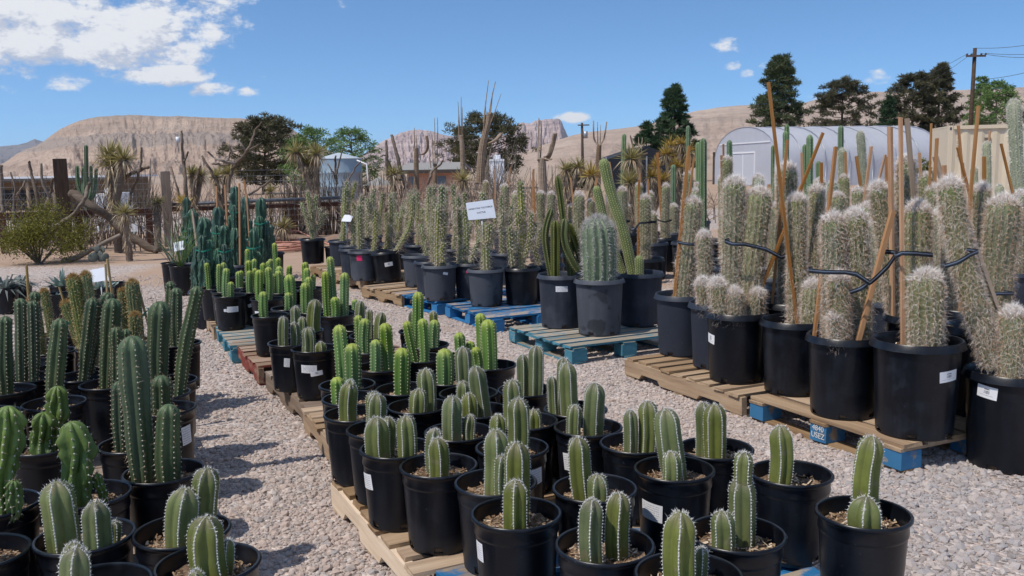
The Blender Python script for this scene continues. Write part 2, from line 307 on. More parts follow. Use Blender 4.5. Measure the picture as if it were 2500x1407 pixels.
# ------------------------------------------------------------------ mesh helpers
class MB:
    def __init__(s): s.V = []; s.Q = []; s.T = []; s.A = {}; s.n = 0; s.UV = []; s.mi = []
    def put(s, V, Q=None, T=None, mi=0, **attrs):
        V = np.asarray(V, float).reshape(-1, 3); b = s.n
        s.V.append(V); s.n += len(V)
        if Q is not None and len(Q): Q = np.asarray(Q, int).reshape(-1, 4); s.Q.append((Q + b, mi))
        if T is not None and len(T): T = np.asarray(T, int).reshape(-1, 3); s.T.append((T + b, mi))
        for k, a in attrs.items():
            s.A.setdefault(k, []).append((b, np.broadcast_to(np.asarray(a, float), (len(V),))))
        return b
    def box(s, c, d, rot=None, jit=0.0, mi=0, **at):
        d = np.asarray(d, float) / 2
        V = np.array([(x, y, z) for z in (-1, 1) for y in (-1, 1) for x in (-1, 1)], float) * d
        if jit: V += rng.normal(0, jit, V.shape)
        if rot is not None: V = V @ np.asarray(rot).T
        s.put(V + np.asarray(c, float), [(0, 2, 3, 1), (4, 5, 7, 6), (0, 1, 5, 4), (2, 6, 7, 3), (0, 4, 6, 2), (1, 3, 7, 5)], mi=mi, **at)
    def tube(s, pts, rad, n=6, cap=True, flat=1.0, mi=0, rough=0.0, **at):
        pts = np.asarray(pts, float); m = len(pts); rad = np.broadcast_to(np.asarray(rad, float), (m,))
        T = np.gradient(pts, axis=0); T /= np.linalg.norm(T, axis=1)[:, None] + 1e-12
        ref = np.array([0, 0, 1.0]) if abs(T[:, 2]).mean() < .8 else np.array([0, 1.0, 0])
        N1 = np.cross(T, ref); N1 /= np.linalg.norm(N1, axis=1)[:, None] + 1e-12; N2 = np.cross(T, N1)
        a = np.arange(n) * 2 * math.pi / n
        rr = rad[:, None] * (1 + (rng.normal(0, rough, (m, n)) if rough else 0)) * np.ones((m, n))
        V = pts[:, None] + rr[..., None] * (np.cos(a)[None, :, None] * N1[:, None] * flat + np.sin(a)[None, :, None] * N2[:, None])
        i = np.arange(m - 1)[:, None]; j = np.arange(n)[None]
        Q = np.stack([i * n + j, i * n + (j + 1) % n, (i + 1) * n + (j + 1) % n, (i + 1) * n + j], -1).reshape(-1, 4)
        V = V.reshape(-1, 3); Tr = []
        if cap:
            V = np.vstack([V, pts[0], pts[-1]]); b = m * n
            Tr = [(b, (q + 1) % n, q) for q in range(n)] + [(b + 1, (m - 1) * n + q, (m - 1) * n + (q + 1) % n) for q in range(n)]
        s.put(V, Q, Tr, mi=mi, **at)
    def ribbon(s, pts, width, thick, twist=0.0, off=0.0, mi=0):
        pts = np.asarray(pts, float); m = len(pts); T = np.gradient(pts, axis=0); T /= np.linalg.norm(T, axis=1)[:, None] + 1e-12
        N1 = np.cross(T, [0, 0, 1.0]); N1 /= np.linalg.norm(N1, axis=1)[:, None] + 1e-9; N2 = np.cross(N1, T)
        a = twist * np.sin(np.arange(m) * .55 + 1.3) if np.isscalar(twist) else twist; a = np.broadcast_to(a, (m,))[:, None]
        U = N2 * np.cos(a) + N1 * np.sin(a); W = np.cross(T, U); c = pts + U * off
        V = np.stack([c - U * width / 2 - W * thick / 2, c + U * width / 2 - W * thick / 2, c + U * width / 2 + W * thick / 2, c - U * width / 2 + W * thick / 2], 1).reshape(-1, 3)
        i = np.arange(m - 1)[:, None] * 4; j = np.arange(4)[None]
        s.put(V, np.stack([i + j, i + (j + 1) % 4, i + 4 + (j + 1) % 4, i + 4 + j], -1).reshape(-1, 4), mi=mi)
    def lathe(s, prof, n=32, skip=None, mi=0, **at):
        prof = np.asarray(prof, float); a = np.arange(n) * 2 * math.pi / n; m = len(prof)
        V = np.stack([prof[:, None, 0] * np.cos(a), prof[:, None, 0] * np.sin(a), np.repeat(prof[:, 1:2], n, 1)], -1).reshape(-1, 3)
        Q = [(i * n + j, i * n + (j + 1) % n, (i + 1) * n + (j + 1) % n, (i + 1) * n + j) for i in range(m - 1) for j in range(n) if not (skip and skip(i, j))]
        s.put(V, Q, mi=mi, **at)
    def mesh(s, name, mats, smooth=False, uv=None):
        me = bpy.data.meshes.new(name)
        V = np.vstack(s.V) if s.V else np.zeros((0, 3))
        qs = np.vstack([q for q, _ in s.Q]) if s.Q else np.zeros((0, 4), int); ts = np.vstack([q for q, _ in s.T]) if s.T else np.zeros((0, 3), int)
        me.vertices.add(len(V)); me.vertices.foreach_set('co', V.astype(np.float32).ravel())
        nl = qs.size + ts.size; me.loops.add(nl); me.loops.foreach_set('vertex_index', np.concatenate([qs.ravel(), ts.ravel()]).astype(np.int32))
        npoly = len(qs) + len(ts); me.polygons.add(npoly)
        me.polygons.foreach_set('loop_start', np.concatenate([np.arange(len(qs)) * 4, len(qs) * 4 + np.arange(len(ts)) * 3]).astype(np.int32))
        mi = np.concatenate([np.full(len(q), i) for q, i in s.Q] + [np.full(len(q), i) for q, i in s.T] + [np.zeros(0)]).astype(np.int32)
        if not isinstance(mats, (list, tuple)): mats = [mats]
        for mm in mats: me.materials.append(mm)
        if len(mats) > 1: me.polygons.foreach_set('material_index', mi)
        me.polygons.foreach_set('use_smooth', np.full(npoly, bool(smooth)))
        me.update(calc_edges=True)
        for k, lst in s.A.items():
            arr = np.zeros(len(V), np.float32)
            for b, a in lst: arr[b:b + len(a)] = a
            at = me.attributes.new(k, 'FLOAT', 'POINT'); at.data.foreach_set('value', arr)
        if uv is not None:
            ul = me.uv_layers.new(name='UVMap'); li = np.concatenate([qs.ravel(), ts.ravel()])
            ul.data.foreach_set('uv', np.asarray(uv, np.float32)[li].ravel())
        return me
def ob(name, me, parent=None, loc=(0, 0, 0), rot=None, kind=None, label=None):
    o = bpy.data.objects.new(name, me); COL.objects.link(o)
    if parent is not None: o.parent = parent
    o.location = loc
    if rot is not None: o.rotation_euler = rot
    if kind: o['kind'] = kind
    if label: o['label'] = label
    return o
LABELS = {}
def thing(name, label, cat, loc=(0, 0, 0), rz=0.0, group=None, me=None):
    o = bpy.data.objects.new(name, me); COL.objects.link(o); o.location = loc; o.rotation_euler = (0, 0, rz)
    o['label'] = label; o['category'] = cat
    if group: o['group'] = group
    if label in LABELS: print('DUPLABEL', label)
    LABELS[label] = 1
    return o
def vnoise(x, seed=0):                     # smooth 1-D noise
    x = np.asarray(x, float); i = np.floor(x).astype(int); f = x - i; f = f * f * (3 - 2 * f)
    h = lambda k: (np.sin(k * 127.1 + seed * 311.7) * 43758.5453) % 1.0
    return h(i) * (1 - f) + h(i + 1) * f
def vnoise2(x, y, seed=0):
    xi = np.floor(x).astype(int); yi = np.floor(y).astype(int); fx = x - xi; fy = y - yi
    fx = fx * fx * (3 - 2 * fx); fy = fy * fy * (3 - 2 * fy)
    h = lambda a, b: (np.sin(a * 127.1 + b * 311.7 + seed * 74.7) * 43758.5453) % 1.0
    return (h(xi, yi) * (1 - fx) + h(xi + 1, yi) * fx) * (1 - fy) + (h(xi, yi + 1) * (1 - fx) + h(xi + 1, yi + 1) * fx) * fy
def fbm2(x, y, o=5, seed=0, ridged=False):
    s = 0; a = .5; tot = 0
    for k in range(o):
        n = vnoise2(x * 2 ** k, y * 2 ** k, seed + k * 13)
        if ridged: n = 1 - abs(2 * n - 1)
        s = s + a * n; tot += a; a *= .5
    return s / tot

# ------------------------------------------------------------------ cactus stems
# ribs, depth, columns per rib, crest power, dome height, taper at the foot, waviness
KIND = {'F': (5, .24, 10, 1.25, 1.2, .93, .0), 'S': (7, .17, 6, 1.0, 1.05, .86, .0), 'C': (7, .21, 6, 1.0, 1.1, .78, .12), 'M': (7, .32, 8, 1.1, 1.2, .72, 1.25),
        'G': (14, .12, 4, 1.0, 1.0, .9, .0), 'T': (8, .24, 6, 1.1, 1.1, 1.05, .12), 'O': (15, .10, 4, 1.0, 1.1, .92, .0), 'E': (5, .48, 8, 1.7, 1.6, .75, .15),
        'B': (14, .16, 4, 1.2, 1.1, .95, .0), 'N': (13, .16, 4, 1.0, 1.2, .95, .0), 'V': (6, .34, 6, 1.4, 1.3, .95, .0), 'W': (14, .10, 4, 1.0, 1.1, .95, .0), 'H': (6, .44, 7, 1.1, 1.2, .9, 1.7)}
def chaikin(p, it=2):
    for _ in range(it):
        if len(p) < 3: break
        q = [p[0]]
        for a, b in zip(p[:-1], p[1:]): q += [a * .75 + b * .25, a * .25 + b * .75]
        q.append(p[-1]); p = np.array(q)
    return p
def stem_meshes(kind, path, R, detail=1.0):
    nr, d, per, pw, domef, foot, wave = KIND[kind]
    seed = rng.integers(1, 9999)
    if detail < .5: per = max(3, per // 2 + 1)
    path = chaikin(np.asarray(path, float)); seg = np.linalg.norm(np.diff(path, axis=0), axis=1); cum = np.concatenate([[0], np.cumsum(seg)]); L = cum[-1]
    hd = min(domef * R, .6 * L)
    step = R * (.32 if kind in 'MH' else .55) / max(.5, detail)
    nb = int(np.clip(L / step, 5, 60))
    s = np.concatenate([np.linspace(0, L - hd, nb), L - hd + hd * np.sin(np.linspace(0, math.pi / 2, 8 if detail > .6 else 5)[1:])])
    C = np.stack([np.interp(s, cum, path[:, k]) for k in range(3)], 1)
    T = np.gradient(C, axis=0); T /= np.linalg.norm(T, axis=1)[:, None]
    ref = np.array([0, 1.0, 0]) if abs(T[:, 1]).mean() < .9 else np.array([1.0, 0, 0])
    N1 = np.cross(ref, T); N1 /= np.linalg.norm(N1, axis=1)[:, None]; N2 = np.cross(T, N1)
    r = np.full(len(s), R); top = s > L - hd
    r[top] = R * np.sqrt(np.clip(1 - ((s[top] - (L - hd)) / hd) ** 2, .008, 1))
    r *= foot + (1 - foot) * np.clip(s / (.35 * L + .02), 0, 1) ** .7
    amp = {'C': .13, 'M': .16, 'H': .14, 'T': .08, 'E': .05, 'O': .05}.get(kind, .035)
    r *= 1 + amp * (vnoise(s / (R * 2.6), seed) - .5) * 2 * (~top) 
    nc = nr * per; ph = rng.random() * 6.28; a = np.arange(nc) * 2 * math.pi / nc
    c = np.abs(np.cos(nr * a / 2)) ** pw
    c2 = np.broadcast_to(c, (len(s), nc)).copy()
    prof = 1 - d * (1 - c2) * 1.35
    ang = np.broadcast_to(a + ph, (len(s), nc)).copy()
    if wave:
        ribi = np.floor(np.arange(nc) / per + .5).astype(int) % nr
        wv = np.stack([(vnoise(s / (R * 1.1), seed + 7 * k) - .5) for k in range(nr)], 1)[:, ribi]
        ang += wv * wave * (1.5 / nr); lump = np.stack([(vnoise(s / (R * .55), seed + 91 * k) - .5) for k in range(nr)], 1)[:, ribi]
        prof = prof + lump * wave * .34 * c2
    rad = r[:, None] * prof
    V = C[:, None] + rad[..., None] * (np.cos(ang)[..., None] * N1[:, None] + np.sin(ang)[..., None] * N2[:, None])
    m = len(s); i = np.arange(m - 1)[:, None]; j = np.arange(nc)[None]
    Q = np.stack([i * nc + j, i * nc + (j + 1) % nc, (i + 1) * nc + (j + 1) % nc, (i + 1) * nc + j], -1).reshape(-1, 4)
    tip = C[-1] - T[-1] * R * .05
    VV = np.vstack([V.reshape(-1, 3), tip]); b = m * nc
    Tr = [(b, (m - 1) * nc + q, (m - 1) * nc + (q + 1) % nc) for q in range(nc)]
    mb = MB(); tt = np.repeat(s / L, nc)
    mb.put(VV, Q, Tr, rib=np.append(c2.ravel(), .5), tt=np.append(tt, 1.0))
    me = mb.mesh('stem', KM[kind], smooth=True)
    # ---- areoles on the rib crests
    sp_ = {'F': .0095, 'S': .0165, 'C': .019, 'M': .026, 'G': .017, 'T': .026, 'O': .024, 'E': .016, 'B': .022, 'N': .016, 'V': .02, 'W': .018, 'H': .03}[kind]
    sp_ /= max(.35, min(1, detail)) ** .7
    ss = np.arange(sp_ * .5, L - R * .10, sp_)
    extra = L - hd * np.array([.5, .35, .2, .1, .04]) if kind in 'FOGBW' else np.array([])
    ss = np.concatenate([ss, extra]); K = len(ss)
    ribs = np.arange(nr); SS = (ss[:, None] + (ribs % 2) * sp_ * .5).clip(0, L * .999)
    def ip(arr, S): return np.interp(S.ravel(), s, arr)
    aC = np.stack([ip(C[:, k], SS) for k in range(3)], 1); aT = np.stack([ip(T[:, k], SS) for k in range(3)], 1); a1 = np.stack([ip(N1[:, k], SS) for k in range(3)], 1); a2 = np.stack([ip(N2[:, k], SS) for k in range(3)], 1)
    aw = np.empty(SS.shape); ag = np.empty(SS.shape)
    for k in range(nr):
        aw[:, k] = np.interp(SS[:, k], s, rad[:, k * per]); ag[:, k] = np.interp(SS[:, k], s, ang[:, k * per])
    aw = aw.ravel(); ag = ag.ravel(); slope = -np.gradient(r, s + np.arange(len(s)) * 1e-9); sl_ = np.clip(ip(slope, SS), -3, 6)
    out = np.cos(ag)[:, None] * a1 + np.sin(ag)[:, None] * a2
    Pn = aC + aw[:, None] * out; Nn = out + aT * sl_[:, None]; Nn /= np.linalg.norm(Nn, axis=1)[:, None]
    tf = (SS.ravel() / L)
    mb = MB()
    def spikes(idx, n, ln, lv, wd, spread, vlo, vhi, bias=None, down=0.0):
        p = np.repeat(Pn[idx], n, 0); nn = np.repeat(Nn[idx], n, 0)
        dr = nn + rng.normal(0, spread, p.shape)
        if down: dr[:, 2] -= down * rng.random(len(p))
        if bias is not None: dr = dr + bias
        dr /= np.linalg.norm(dr, axis=1)[:, None]
        sd = np.cross(dr, rng.normal(0, 1, p.shape)); sd /= np.linalg.norm(sd, axis=1)[:, None] + 1e-9
        l = ln * (1 + rng.normal(0, lv, len(p))).clip(.3, 2)
        V = np.stack([p - sd * wd, p + sd * wd, p + dr * l[:, None]], 1).reshape(-1, 3)
        mb.put(V, None, np.arange(len(V)).reshape(-1, 3), v=np.repeat(vlo + (vhi - vlo) * rng.random(len(p)), 3))
    def beads(idx, size, vlo, vhi):
        p = Pn[idx] + Nn[idx] * size * .3; n = len(p); t_ = np.repeat(aT.reshape(-1, 3)[idx], 1, 0); b_ = np.cross(Nn[idx], t_)
        V = np.stack([p + Nn[idx] * size, p + t_ * size * 1.15, p + b_ * size, p - t_ * size * 1.15, p - b_ * size], 1).reshape(-1, 3)
        o = np.arange(n)[:, None] * 5
        Tt = np.stack([np.concatenate([o, o + 1 + k, o + 1 + (k + 1) % 4], 1) for k in range(4)], 1).reshape(-1, 3)
        mb.put(V, None, Tt, v=np.repeat(vlo + (vhi - vlo) * rng.random(n), 5))
    def hair(idx, n, ln, wd, down, vlo, vhi, upw=0.0):
        p = np.repeat(Pn[idx], n, 0); nn = np.repeat(Nn[idx], n, 0); N_ = len(p)
        d0 = nn * rng.uniform(.15, .5, (N_, 1)) + rng.normal(0, .55, p.shape); d0[:, 2] += upw; d0 /= np.linalg.norm(d0, axis=1)[:, None]
        d1 = d0 * .6 + rng.normal(0, .45, p.shape); d1[:, 2] -= down; d1 /= np.linalg.norm(d1, axis=1)[:, None]
        l = ln * rng.uniform(.5, 1.3, (N_, 1)); p1 = p + d0 * l * .5; p2 = p1 + d1 * l * .6
        sd = np.cross(d0, rng.normal(0, 1, p.shape)); sd /= np.linalg.norm(sd, axis=1)[:, None] + 1e-9; sd *= wd
        V = np.stack([p - sd, p + sd, p1 + sd * .8, p1 - sd * .8, p2], 1).reshape(-1, 3); o = np.arange(N_)[:, None] * 5
        mb.put(V, np.concatenate([o, o + 1, o + 2, o + 3], 1), np.concatenate([o + 3, o + 2, o + 4], 1), v=np.repeat(vlo + (vhi - vlo) * rng.random(N_), 5))
    al = np.arange(len(Pn)); tops = al[tf > 1 - hd / L * .55]; rest = al
    dn = detail
    if kind == 'F':
        beads(al, .0024, .2, .8); spikes(al, 4 if dn > .7 else 2, .0062, .35, .00065 / max(.5, dn), .8, .3, 1.0); spikes(tops, 2, .010, .3, .0008, .8, .4, 1)
    elif kind == 'S': beads(al, .0032, .3, 1); spikes(al, 2, .006, .3, .0007, .6, .0, .6)
    elif kind == 'C': beads(al, .0034, .55, 1); spikes(al, 3, .013, .35, .0009, .75, 0, .7); spikes(tops, 3, .02, .3, .001, .7, 0, .4)
    elif kind == 'M': beads(al, .0037, .7, 1); spikes(al, 4, .014, .35, .0010, .7, 0, .5)
    elif kind == 'H': beads(al, .0055, .0, 1)
    elif kind == 'E': beads(al, .0038, 0, 1); spikes(al, 2, .008, .3, .0012, .5, 0, 1)
    elif kind == 'G': spikes(al, 6, .016, .35, .0010, .9, .1, 1); spikes(tops, 6, .02, .3, .0012, .9, 0, .4)
    elif kind == 'T':
        beads(al, .0075, .75, 1); spikes(al, 7, .034, .4, .0015, .9, .0, .9); spikes(al, 2, .070, .35, .0020, .7, .1, 1)
        spikes(tops, 5, .05, .3, .002, .7, .2, .8)
    elif kind == 'B': spikes(al, 13, .036, .35, .0012, .9, .1, 1); spikes(tops, 6, .045, .3, .0014, .8, .1, .9)
    elif kind == 'N': beads(al, .0042, .2, 1); spikes(al, 5, .010, .3, .0010, .8, .1, 1)
    elif kind == 'V': beads(al, .005, .3, 1)
    elif kind == 'W': spikes(al, 7, .024, .35, .0017, .9, .2, 1)
    elif kind == 'O':
        q = 1.0 if dn > .7 else .6; wq = 1.0 / q
        tone = rng.random() * .30
        spikes(al, int(15 * q + .5), .016, .4, .00075 * wq, 1.0, 0, .55 + tone * .6); spikes(al, 1, .028, .35, .0011 * wq, .7, .0, .30)
        hs_ = min(1.0, .45 + L / .45); hair(al, int(12 * q + .5), .042 * hs_, .00050 * wq, .75, .34 + tone, .95); hair(tops, 8 if dn > .7 else 5, .046 * hs_, .0008 * wq, .15, .88, 1, upw=.55)
    return me, mb.mesh('spines', SPM[kind])

# ------------------------------------------------------------------ pots
# name: rim radius, height, flange height, wall thickness
POT = {'O2': (.206, .44, .036, .006), 'P5': (.1425, .30, 0, .004), 'T': (.195, .37, .030, .005), 'U': (.212, .455, .034, .005), 'O': (.226, .48, .038, .006), 'SM': (.115, .24, 0, .004), 'TALL': (.145, .37, 0, .004)}
def pot_mesh(typ, mi):
    Rr, h, fl, th = POT[typ]; rb = Rr * .80; n = 48; mb = MB()
    wr = Rr - (.011 if not fl else .020)     # wall radius under the lip
    wall = lambda z: rb + (wr - rb) * (z / h) ** .9
    P_ = [(rb * .96, .0), (rb, .006), (wall(.012), .012), (wall(.036), .036)]
    for q in np.linspace(.08, h - fl - .03, 6): P_.append((wall(q), q))
    if fl:
        P_ += [(wall(h - fl), h - fl), (Rr, h - fl + .001), (Rr - .002, h - fl + .006), (Rr - .010, h - .007), (Rr - .015, h), (Rr - .021, h - .001)]
        P_ += [(wr - th - .006, h - .02), (wall(h * .6) - th, h * .6), (rb, .03)]
    else:
        P_ += [(wall(h - .062), h - .062), (wall(h - .058) + .0035, h - .055), (wall(h - .05) + .0035, h - .050), (wall(h - .024), h - .022)]
        for a in np.linspace(-.45, 1.25, 7) * math.pi: P_.append((wr + .005 + .0065 * math.cos(a), h - .0065 + .0068 * math.sin(a)))
        P_ += [(wr - th, h - .03), (wr - th - .003, h - .05), (wr - th - .004, h - .056), (wall(h * .6) - th, h * .6), (rb, .03)]
    holes = {0, 1, 8, 9, 16, 17, 24, 25, 32, 33, 40, 41}
    mb.lathe(P_, n, skip=lambda i, j: i == 2 and j in holes)
    return mb.mesh('pot', mi, smooth=True)
POTS = {(tp, k): pot_mesh(tp, POTM[k]) for tp in POT for k in range(3)}
for me in POTS.values():
    try: me.set_sharp_from_angle(angle=R_(50))
    except Exception: pass
SOILZ = {'P5': .052, 'T': .045, 'U': .05, 'O': .065, 'O2': .06, 'SM': .04, 'TALL': .05}
def soil_mesh(typ, sd):
    Rr, h, fl, th = POT[typ]; z = h - SOILZ[typ]; rb = Rr * .80; wr = Rr - (.011 if not fl else .020)
    R0 = rb + (wr - rb) * (z / h) ** .9 - th - .001; mb = MB(); n = 28
    rings = [(rb * .93, .012), (R0, z - .012)]
    V = []; 
    for k in range(2): V += [(rings[k][0] * math.cos(q), rings[k][0] * math.sin(q), rings[k][1]) for q in np.arange(n) * 2 * math.pi / n]
    for f in (.97, .8, .6, .4, .2): V += [(R0 * f * math.cos(q), R0 * f * math.sin(q), z + rng.normal(0, .0045)) for q in np.arange(n) * 2 * math.pi / n]
    V.append((0, 0, z)); m = 7
    Q = [(i * n + j, i * n + (j + 1) % n, (i + 1) * n + (j + 1) % n, (i + 1) * n + j) for i in range(m - 1) for j in range(n)]
    T_ = [(m * n, (m - 1) * n + j, (m - 1) * n + (j + 1) % n) for j in range(n)]
    mb.put(V, Q, T_, mi=0, v=0.3)
    nchip = int({'P5': 330, 'SM': 120, 'TALL': 80}.get(typ, 150))
    for _ in range(nchip):
        q = rng.random() * 6.283; rr = R0 * .95 * math.sqrt(rng.random()); l = rng.uniform(.006, .024)
        e = Matrix.Rotation(rng.random() * 6.28, 3, 'Z') @ Matrix.Rotation(rng.normal(0, .45), 3, 'Y') @ Matrix.Rotation(rng.normal(0, .5), 3, 'X')
        mb.box((rr * math.cos(q), rr * math.sin(q), z + rng.uniform(-.001, .009)), (l, rng.uniform(.0025, .007), .0016), rot=np.array(e), jit=.0006, mi=1, v=rng.random())
    return mb.mesh('soil', [M_SOIL, M_CHIP])
SOILS = {(tp, k): soil_mesh(tp, k) for tp in POT for k in range(3)}

def label_mesh(typ, w_, h_, zc, m, tilt=0.0, lift=.0015):
    Rr, H_, fl, th = POT[typ]; rb = Rr * .80; wr = Rr - (.011 if not fl else .020); nx = 6; V = []; UVs = []
    for j in range(2):
        for i in range(nx + 1):
            u = i / nx - .5; v = j - .5; du = (u * w_ * math.cos(tilt) - v * h_ * math.sin(tilt)); dz = (u * w_ * math.sin(tilt) + v * h_ * math.cos(tilt))
            z = zc + dz; r = rb + (wr - rb) * (z / H_) ** .9 + lift; a = du / r
            V.append((r * math.sin(a), -r * math.cos(a), z)); UVs.append((i / nx, j))
    Q = [(i, i + 1, nx + 2 + i, nx + 1 + i) for i in range(nx)]
    mb = MB(); mb.put(V, Q); return mb.mesh('label', m, smooth=True, uv=UVs)

# ------------------------------------------------------------------ pallets
def pallet(label, px, py, head, L, W, style='stringer', wood=W_RAW, boards=8, z=.14, side=None, near=False, group=None, along=False, bw=None, at=None):
    """px, py: photo spot of the corner; the pallet runs L along the heading and W to the left of it."""
    p = gp(px, py, z) if not near else gp(px, py, z) - np.array([math.cos(R_(head)), math.sin(R_(head)), 0]) * L
    if at is not None: p = at
    t_ = thing('pallet', label, 'pallet', (p[0], p[1], 0), R_(head), group or 'pallets under the potted cacti')
    dt = .017; side = side or wood
    def part(nm, c, d, wd, jit=.002):
        mb = MB(); mb.box((0, 0, 0), d, jit=jit)
        if d[1] > d[0]:                      # grain runs along x
            mb = MB(); mb.box((0, 0, 0), (d[1], d[0], d[2]), jit=jit); return ob(nm, mb.mesh(nm, wd), t_, c, (0, 0, math.pi / 2))
        return ob(nm, mb.mesh(nm, wd), t_, c)
    bz = z - dt / 2
    span = W if along else L
    wd0 = (span / boards) * rng.uniform(.72, .80)
    pos = np.linspace(0, span, boards + 1); pos = (pos[:-1] + pos[1:]) / 2
    for k, q in enumerate(pos):
        ww = (bw or wd0) * rng.uniform(.88, 1.1)
        if along: part('deck_board', (L / 2 + rng.normal(0, .006), q, bz + rng.normal(0, .0015)), (L + rng.normal(0, .01), ww, dt), wood)
        else: part('deck_board', (q, W / 2 + rng.normal(0, .008), bz + rng.normal(0, .0015)), (ww, W + rng.normal(0, .012), dt), wood)
    if style == 'stringer':
        hs = z - dt - .016
        for k, y in enumerate((.02, W / 2, W - .02)):
            mb = MB(); xs = [0, .18, .21, .40, .43, L - .43, L - .40, L - .21, L - .18, L]; zb = [0, 0, .034, .034, 0, 0, .034, .034, 0, 0]
            V = []
            for x, b in zip(xs, zb):
                for yy in (-.019, .019): V += [(x - L / 2, yy, b), (x - L / 2, yy, hs)]
            V = np.array(V) + rng.normal(0, .0012, (len(V), 3)); Q = []
            for i in range(len(xs) - 1):
                a = i * 4; b = a + 4; Q += [(a, b, b + 1, a + 1), (a + 2, a + 3, b + 3, b + 2), (a + 1, b + 1, b + 3, a + 3), (a, a + 2, b + 2, b)]
            Q += [(0, 1, 3, 2), ((len(xs) - 1) * 4, (len(xs) - 1) * 4 + 2, (len(xs) - 1) * 4 + 3, (len(xs) - 1) * 4 + 1)]
            mb.put(V, Q); ob('stringer', mb.mesh('stringer', side), t_, (L / 2, y, .0155))
        for x in (.06, L / 2, L - .06): part('bottom_board', (x, W / 2, .0075), (.10, W - .01, .015), wood)
    else:
        for x in (.06, L / 2, L - .06):
            for y in (.075, W / 2, W - .075): part('block', (x, y, .0155 + (z - 2 * dt - .016) / 2), (.115, .135, z - 2 * dt - .017), side, .0015)
        if along:
            for x in (.06, L / 2, L - .06): part('stringer_board', (x, W / 2, z - dt * 1.5 - .0005), (.11, W, dt - .001), wood)
        else:
            for y in (.075, W / 2, W - .075): part('stringer_board', (L / 2, y, z - dt * 1.5 - .0005), (L, .11, dt - .001), side)
        for y in (.075, W / 2, W - .075): part('bottom_board', (L / 2, y, .0075), (L, .10, .015), wood if along else side)
    return t_
# ------------------------------------------------------------------ ground
def m_ground():
    def f(k):
        v = k.add('ShaderNodeTexCoord').outputs['Object']; s = k.add('ShaderNodeSeparateXYZ', {0: v}); x, y = s.outputs[0], s.outputs[1]
        n = k.noise(v, .35, 5, .6); n2 = k.noise(v, 2.2, 4)
        vor = k.add('ShaderNodeTexVoronoi', {'Vector': v, 'Scale': 42.0}); cr_ = k.add('ShaderNodeSeparateXYZ', {0: vor.outputs['Color']})
        peb = k.ramp(cr_.outputs[0], [(0, (.20, .175, .16)), (.25, (.36, .30, .265)), (.5, (.49, .395, .34)), (.75, (.40, .37, .355)), (1, (.62, .53, .475))])
        dirt = k.mix(n2, (.30, .205, .145), (.43, .32, .24))
        fine = k.noise(v, 60, 3)
        dirt = k.mix(k.m('MULTIPLY', k.smooth(fine, .5, .8), .5), dirt, (.22, .15, .11))
        # gravel yard in front, bare dirt beds further off, gravel drive again beyond
        yy = k.m('ADD', k.m('MULTIPLY_ADD', n, 3.0, -1.5), k.m('MULTIPLY_ADD', x, .20, y))
        g1 = k.smooth(yy, 11.6, 10.8); g2 = k.m('MULTIPLY', k.smooth(yy, 21.0, 22.0), k.smooth(yy, 33, 31))
        g3 = k.m('MULTIPLY', k.smooth(x, -5.6, -6.2), k.smooth(y, 15.5, 14.8))
        g = k.m('MAXIMUM', k.m('MAXIMUM', g1, g2), g3)
        patch = k.m('MULTIPLY', k.smooth(k.noise(v, 1.1, 4), .54, .70), .55)
        gr = k.mix(patch, peb, dirt)
        c = k.mix(g, dirt, gr)
        far_ = k.smooth(y, 60, 200); c = k.mix(far_, c, (.36, .28, .215))
        h = k.m('MULTIPLY', vor.outputs['Distance'], -1.0)
        setp(k, color=c, rough=.95, spec=.1, normal=bump(k, k.m('ADD', k.m('MULTIPLY', h, g), k.m('MULTIPLY', fine, .3)), .018, .8))
    return mat('gravel yard and desert dirt', f)
mb = MB()
xs = np.concatenate([[-9000, -2500, -600, -150, -60], np.linspace(-25, 25, 126), [60, 150, 600, 2500, 9000]]); ys = np.concatenate([[-300, -40, -8], np.linspace(-2, 34, 145), [45, 70, 120, 300, 900, 3000, 12000]])
GX, GY = np.meshgrid(xs, ys)
def ground_z(x, y):
    near = np.clip((np.abs(y) - 9) / 4, 0, 1) * np.clip((60 - np.abs(y)) / 20, 0, 1)
    return -.002 + .05 * near * (fbm2(x * .7 + 50, y * .7 + 50, 4, 3) - .6)
GZ = ground_z(GX, GY)
nx_, ny_ = len(xs), len(ys); i = np.arange(ny_ - 1)[:, None]; j = np.arange(nx_ - 1)[None]
mb.put(np.stack([GX, GY, GZ], -1), np.stack([i * nx_ + j, i * nx_ + j + 1, (i + 1) * nx_ + j + 1, (i + 1) * nx_ + j], -1).reshape(-1, 4))
g_ = ob('ground', mb.mesh('ground', m_ground(), smooth=True), kind='structure')

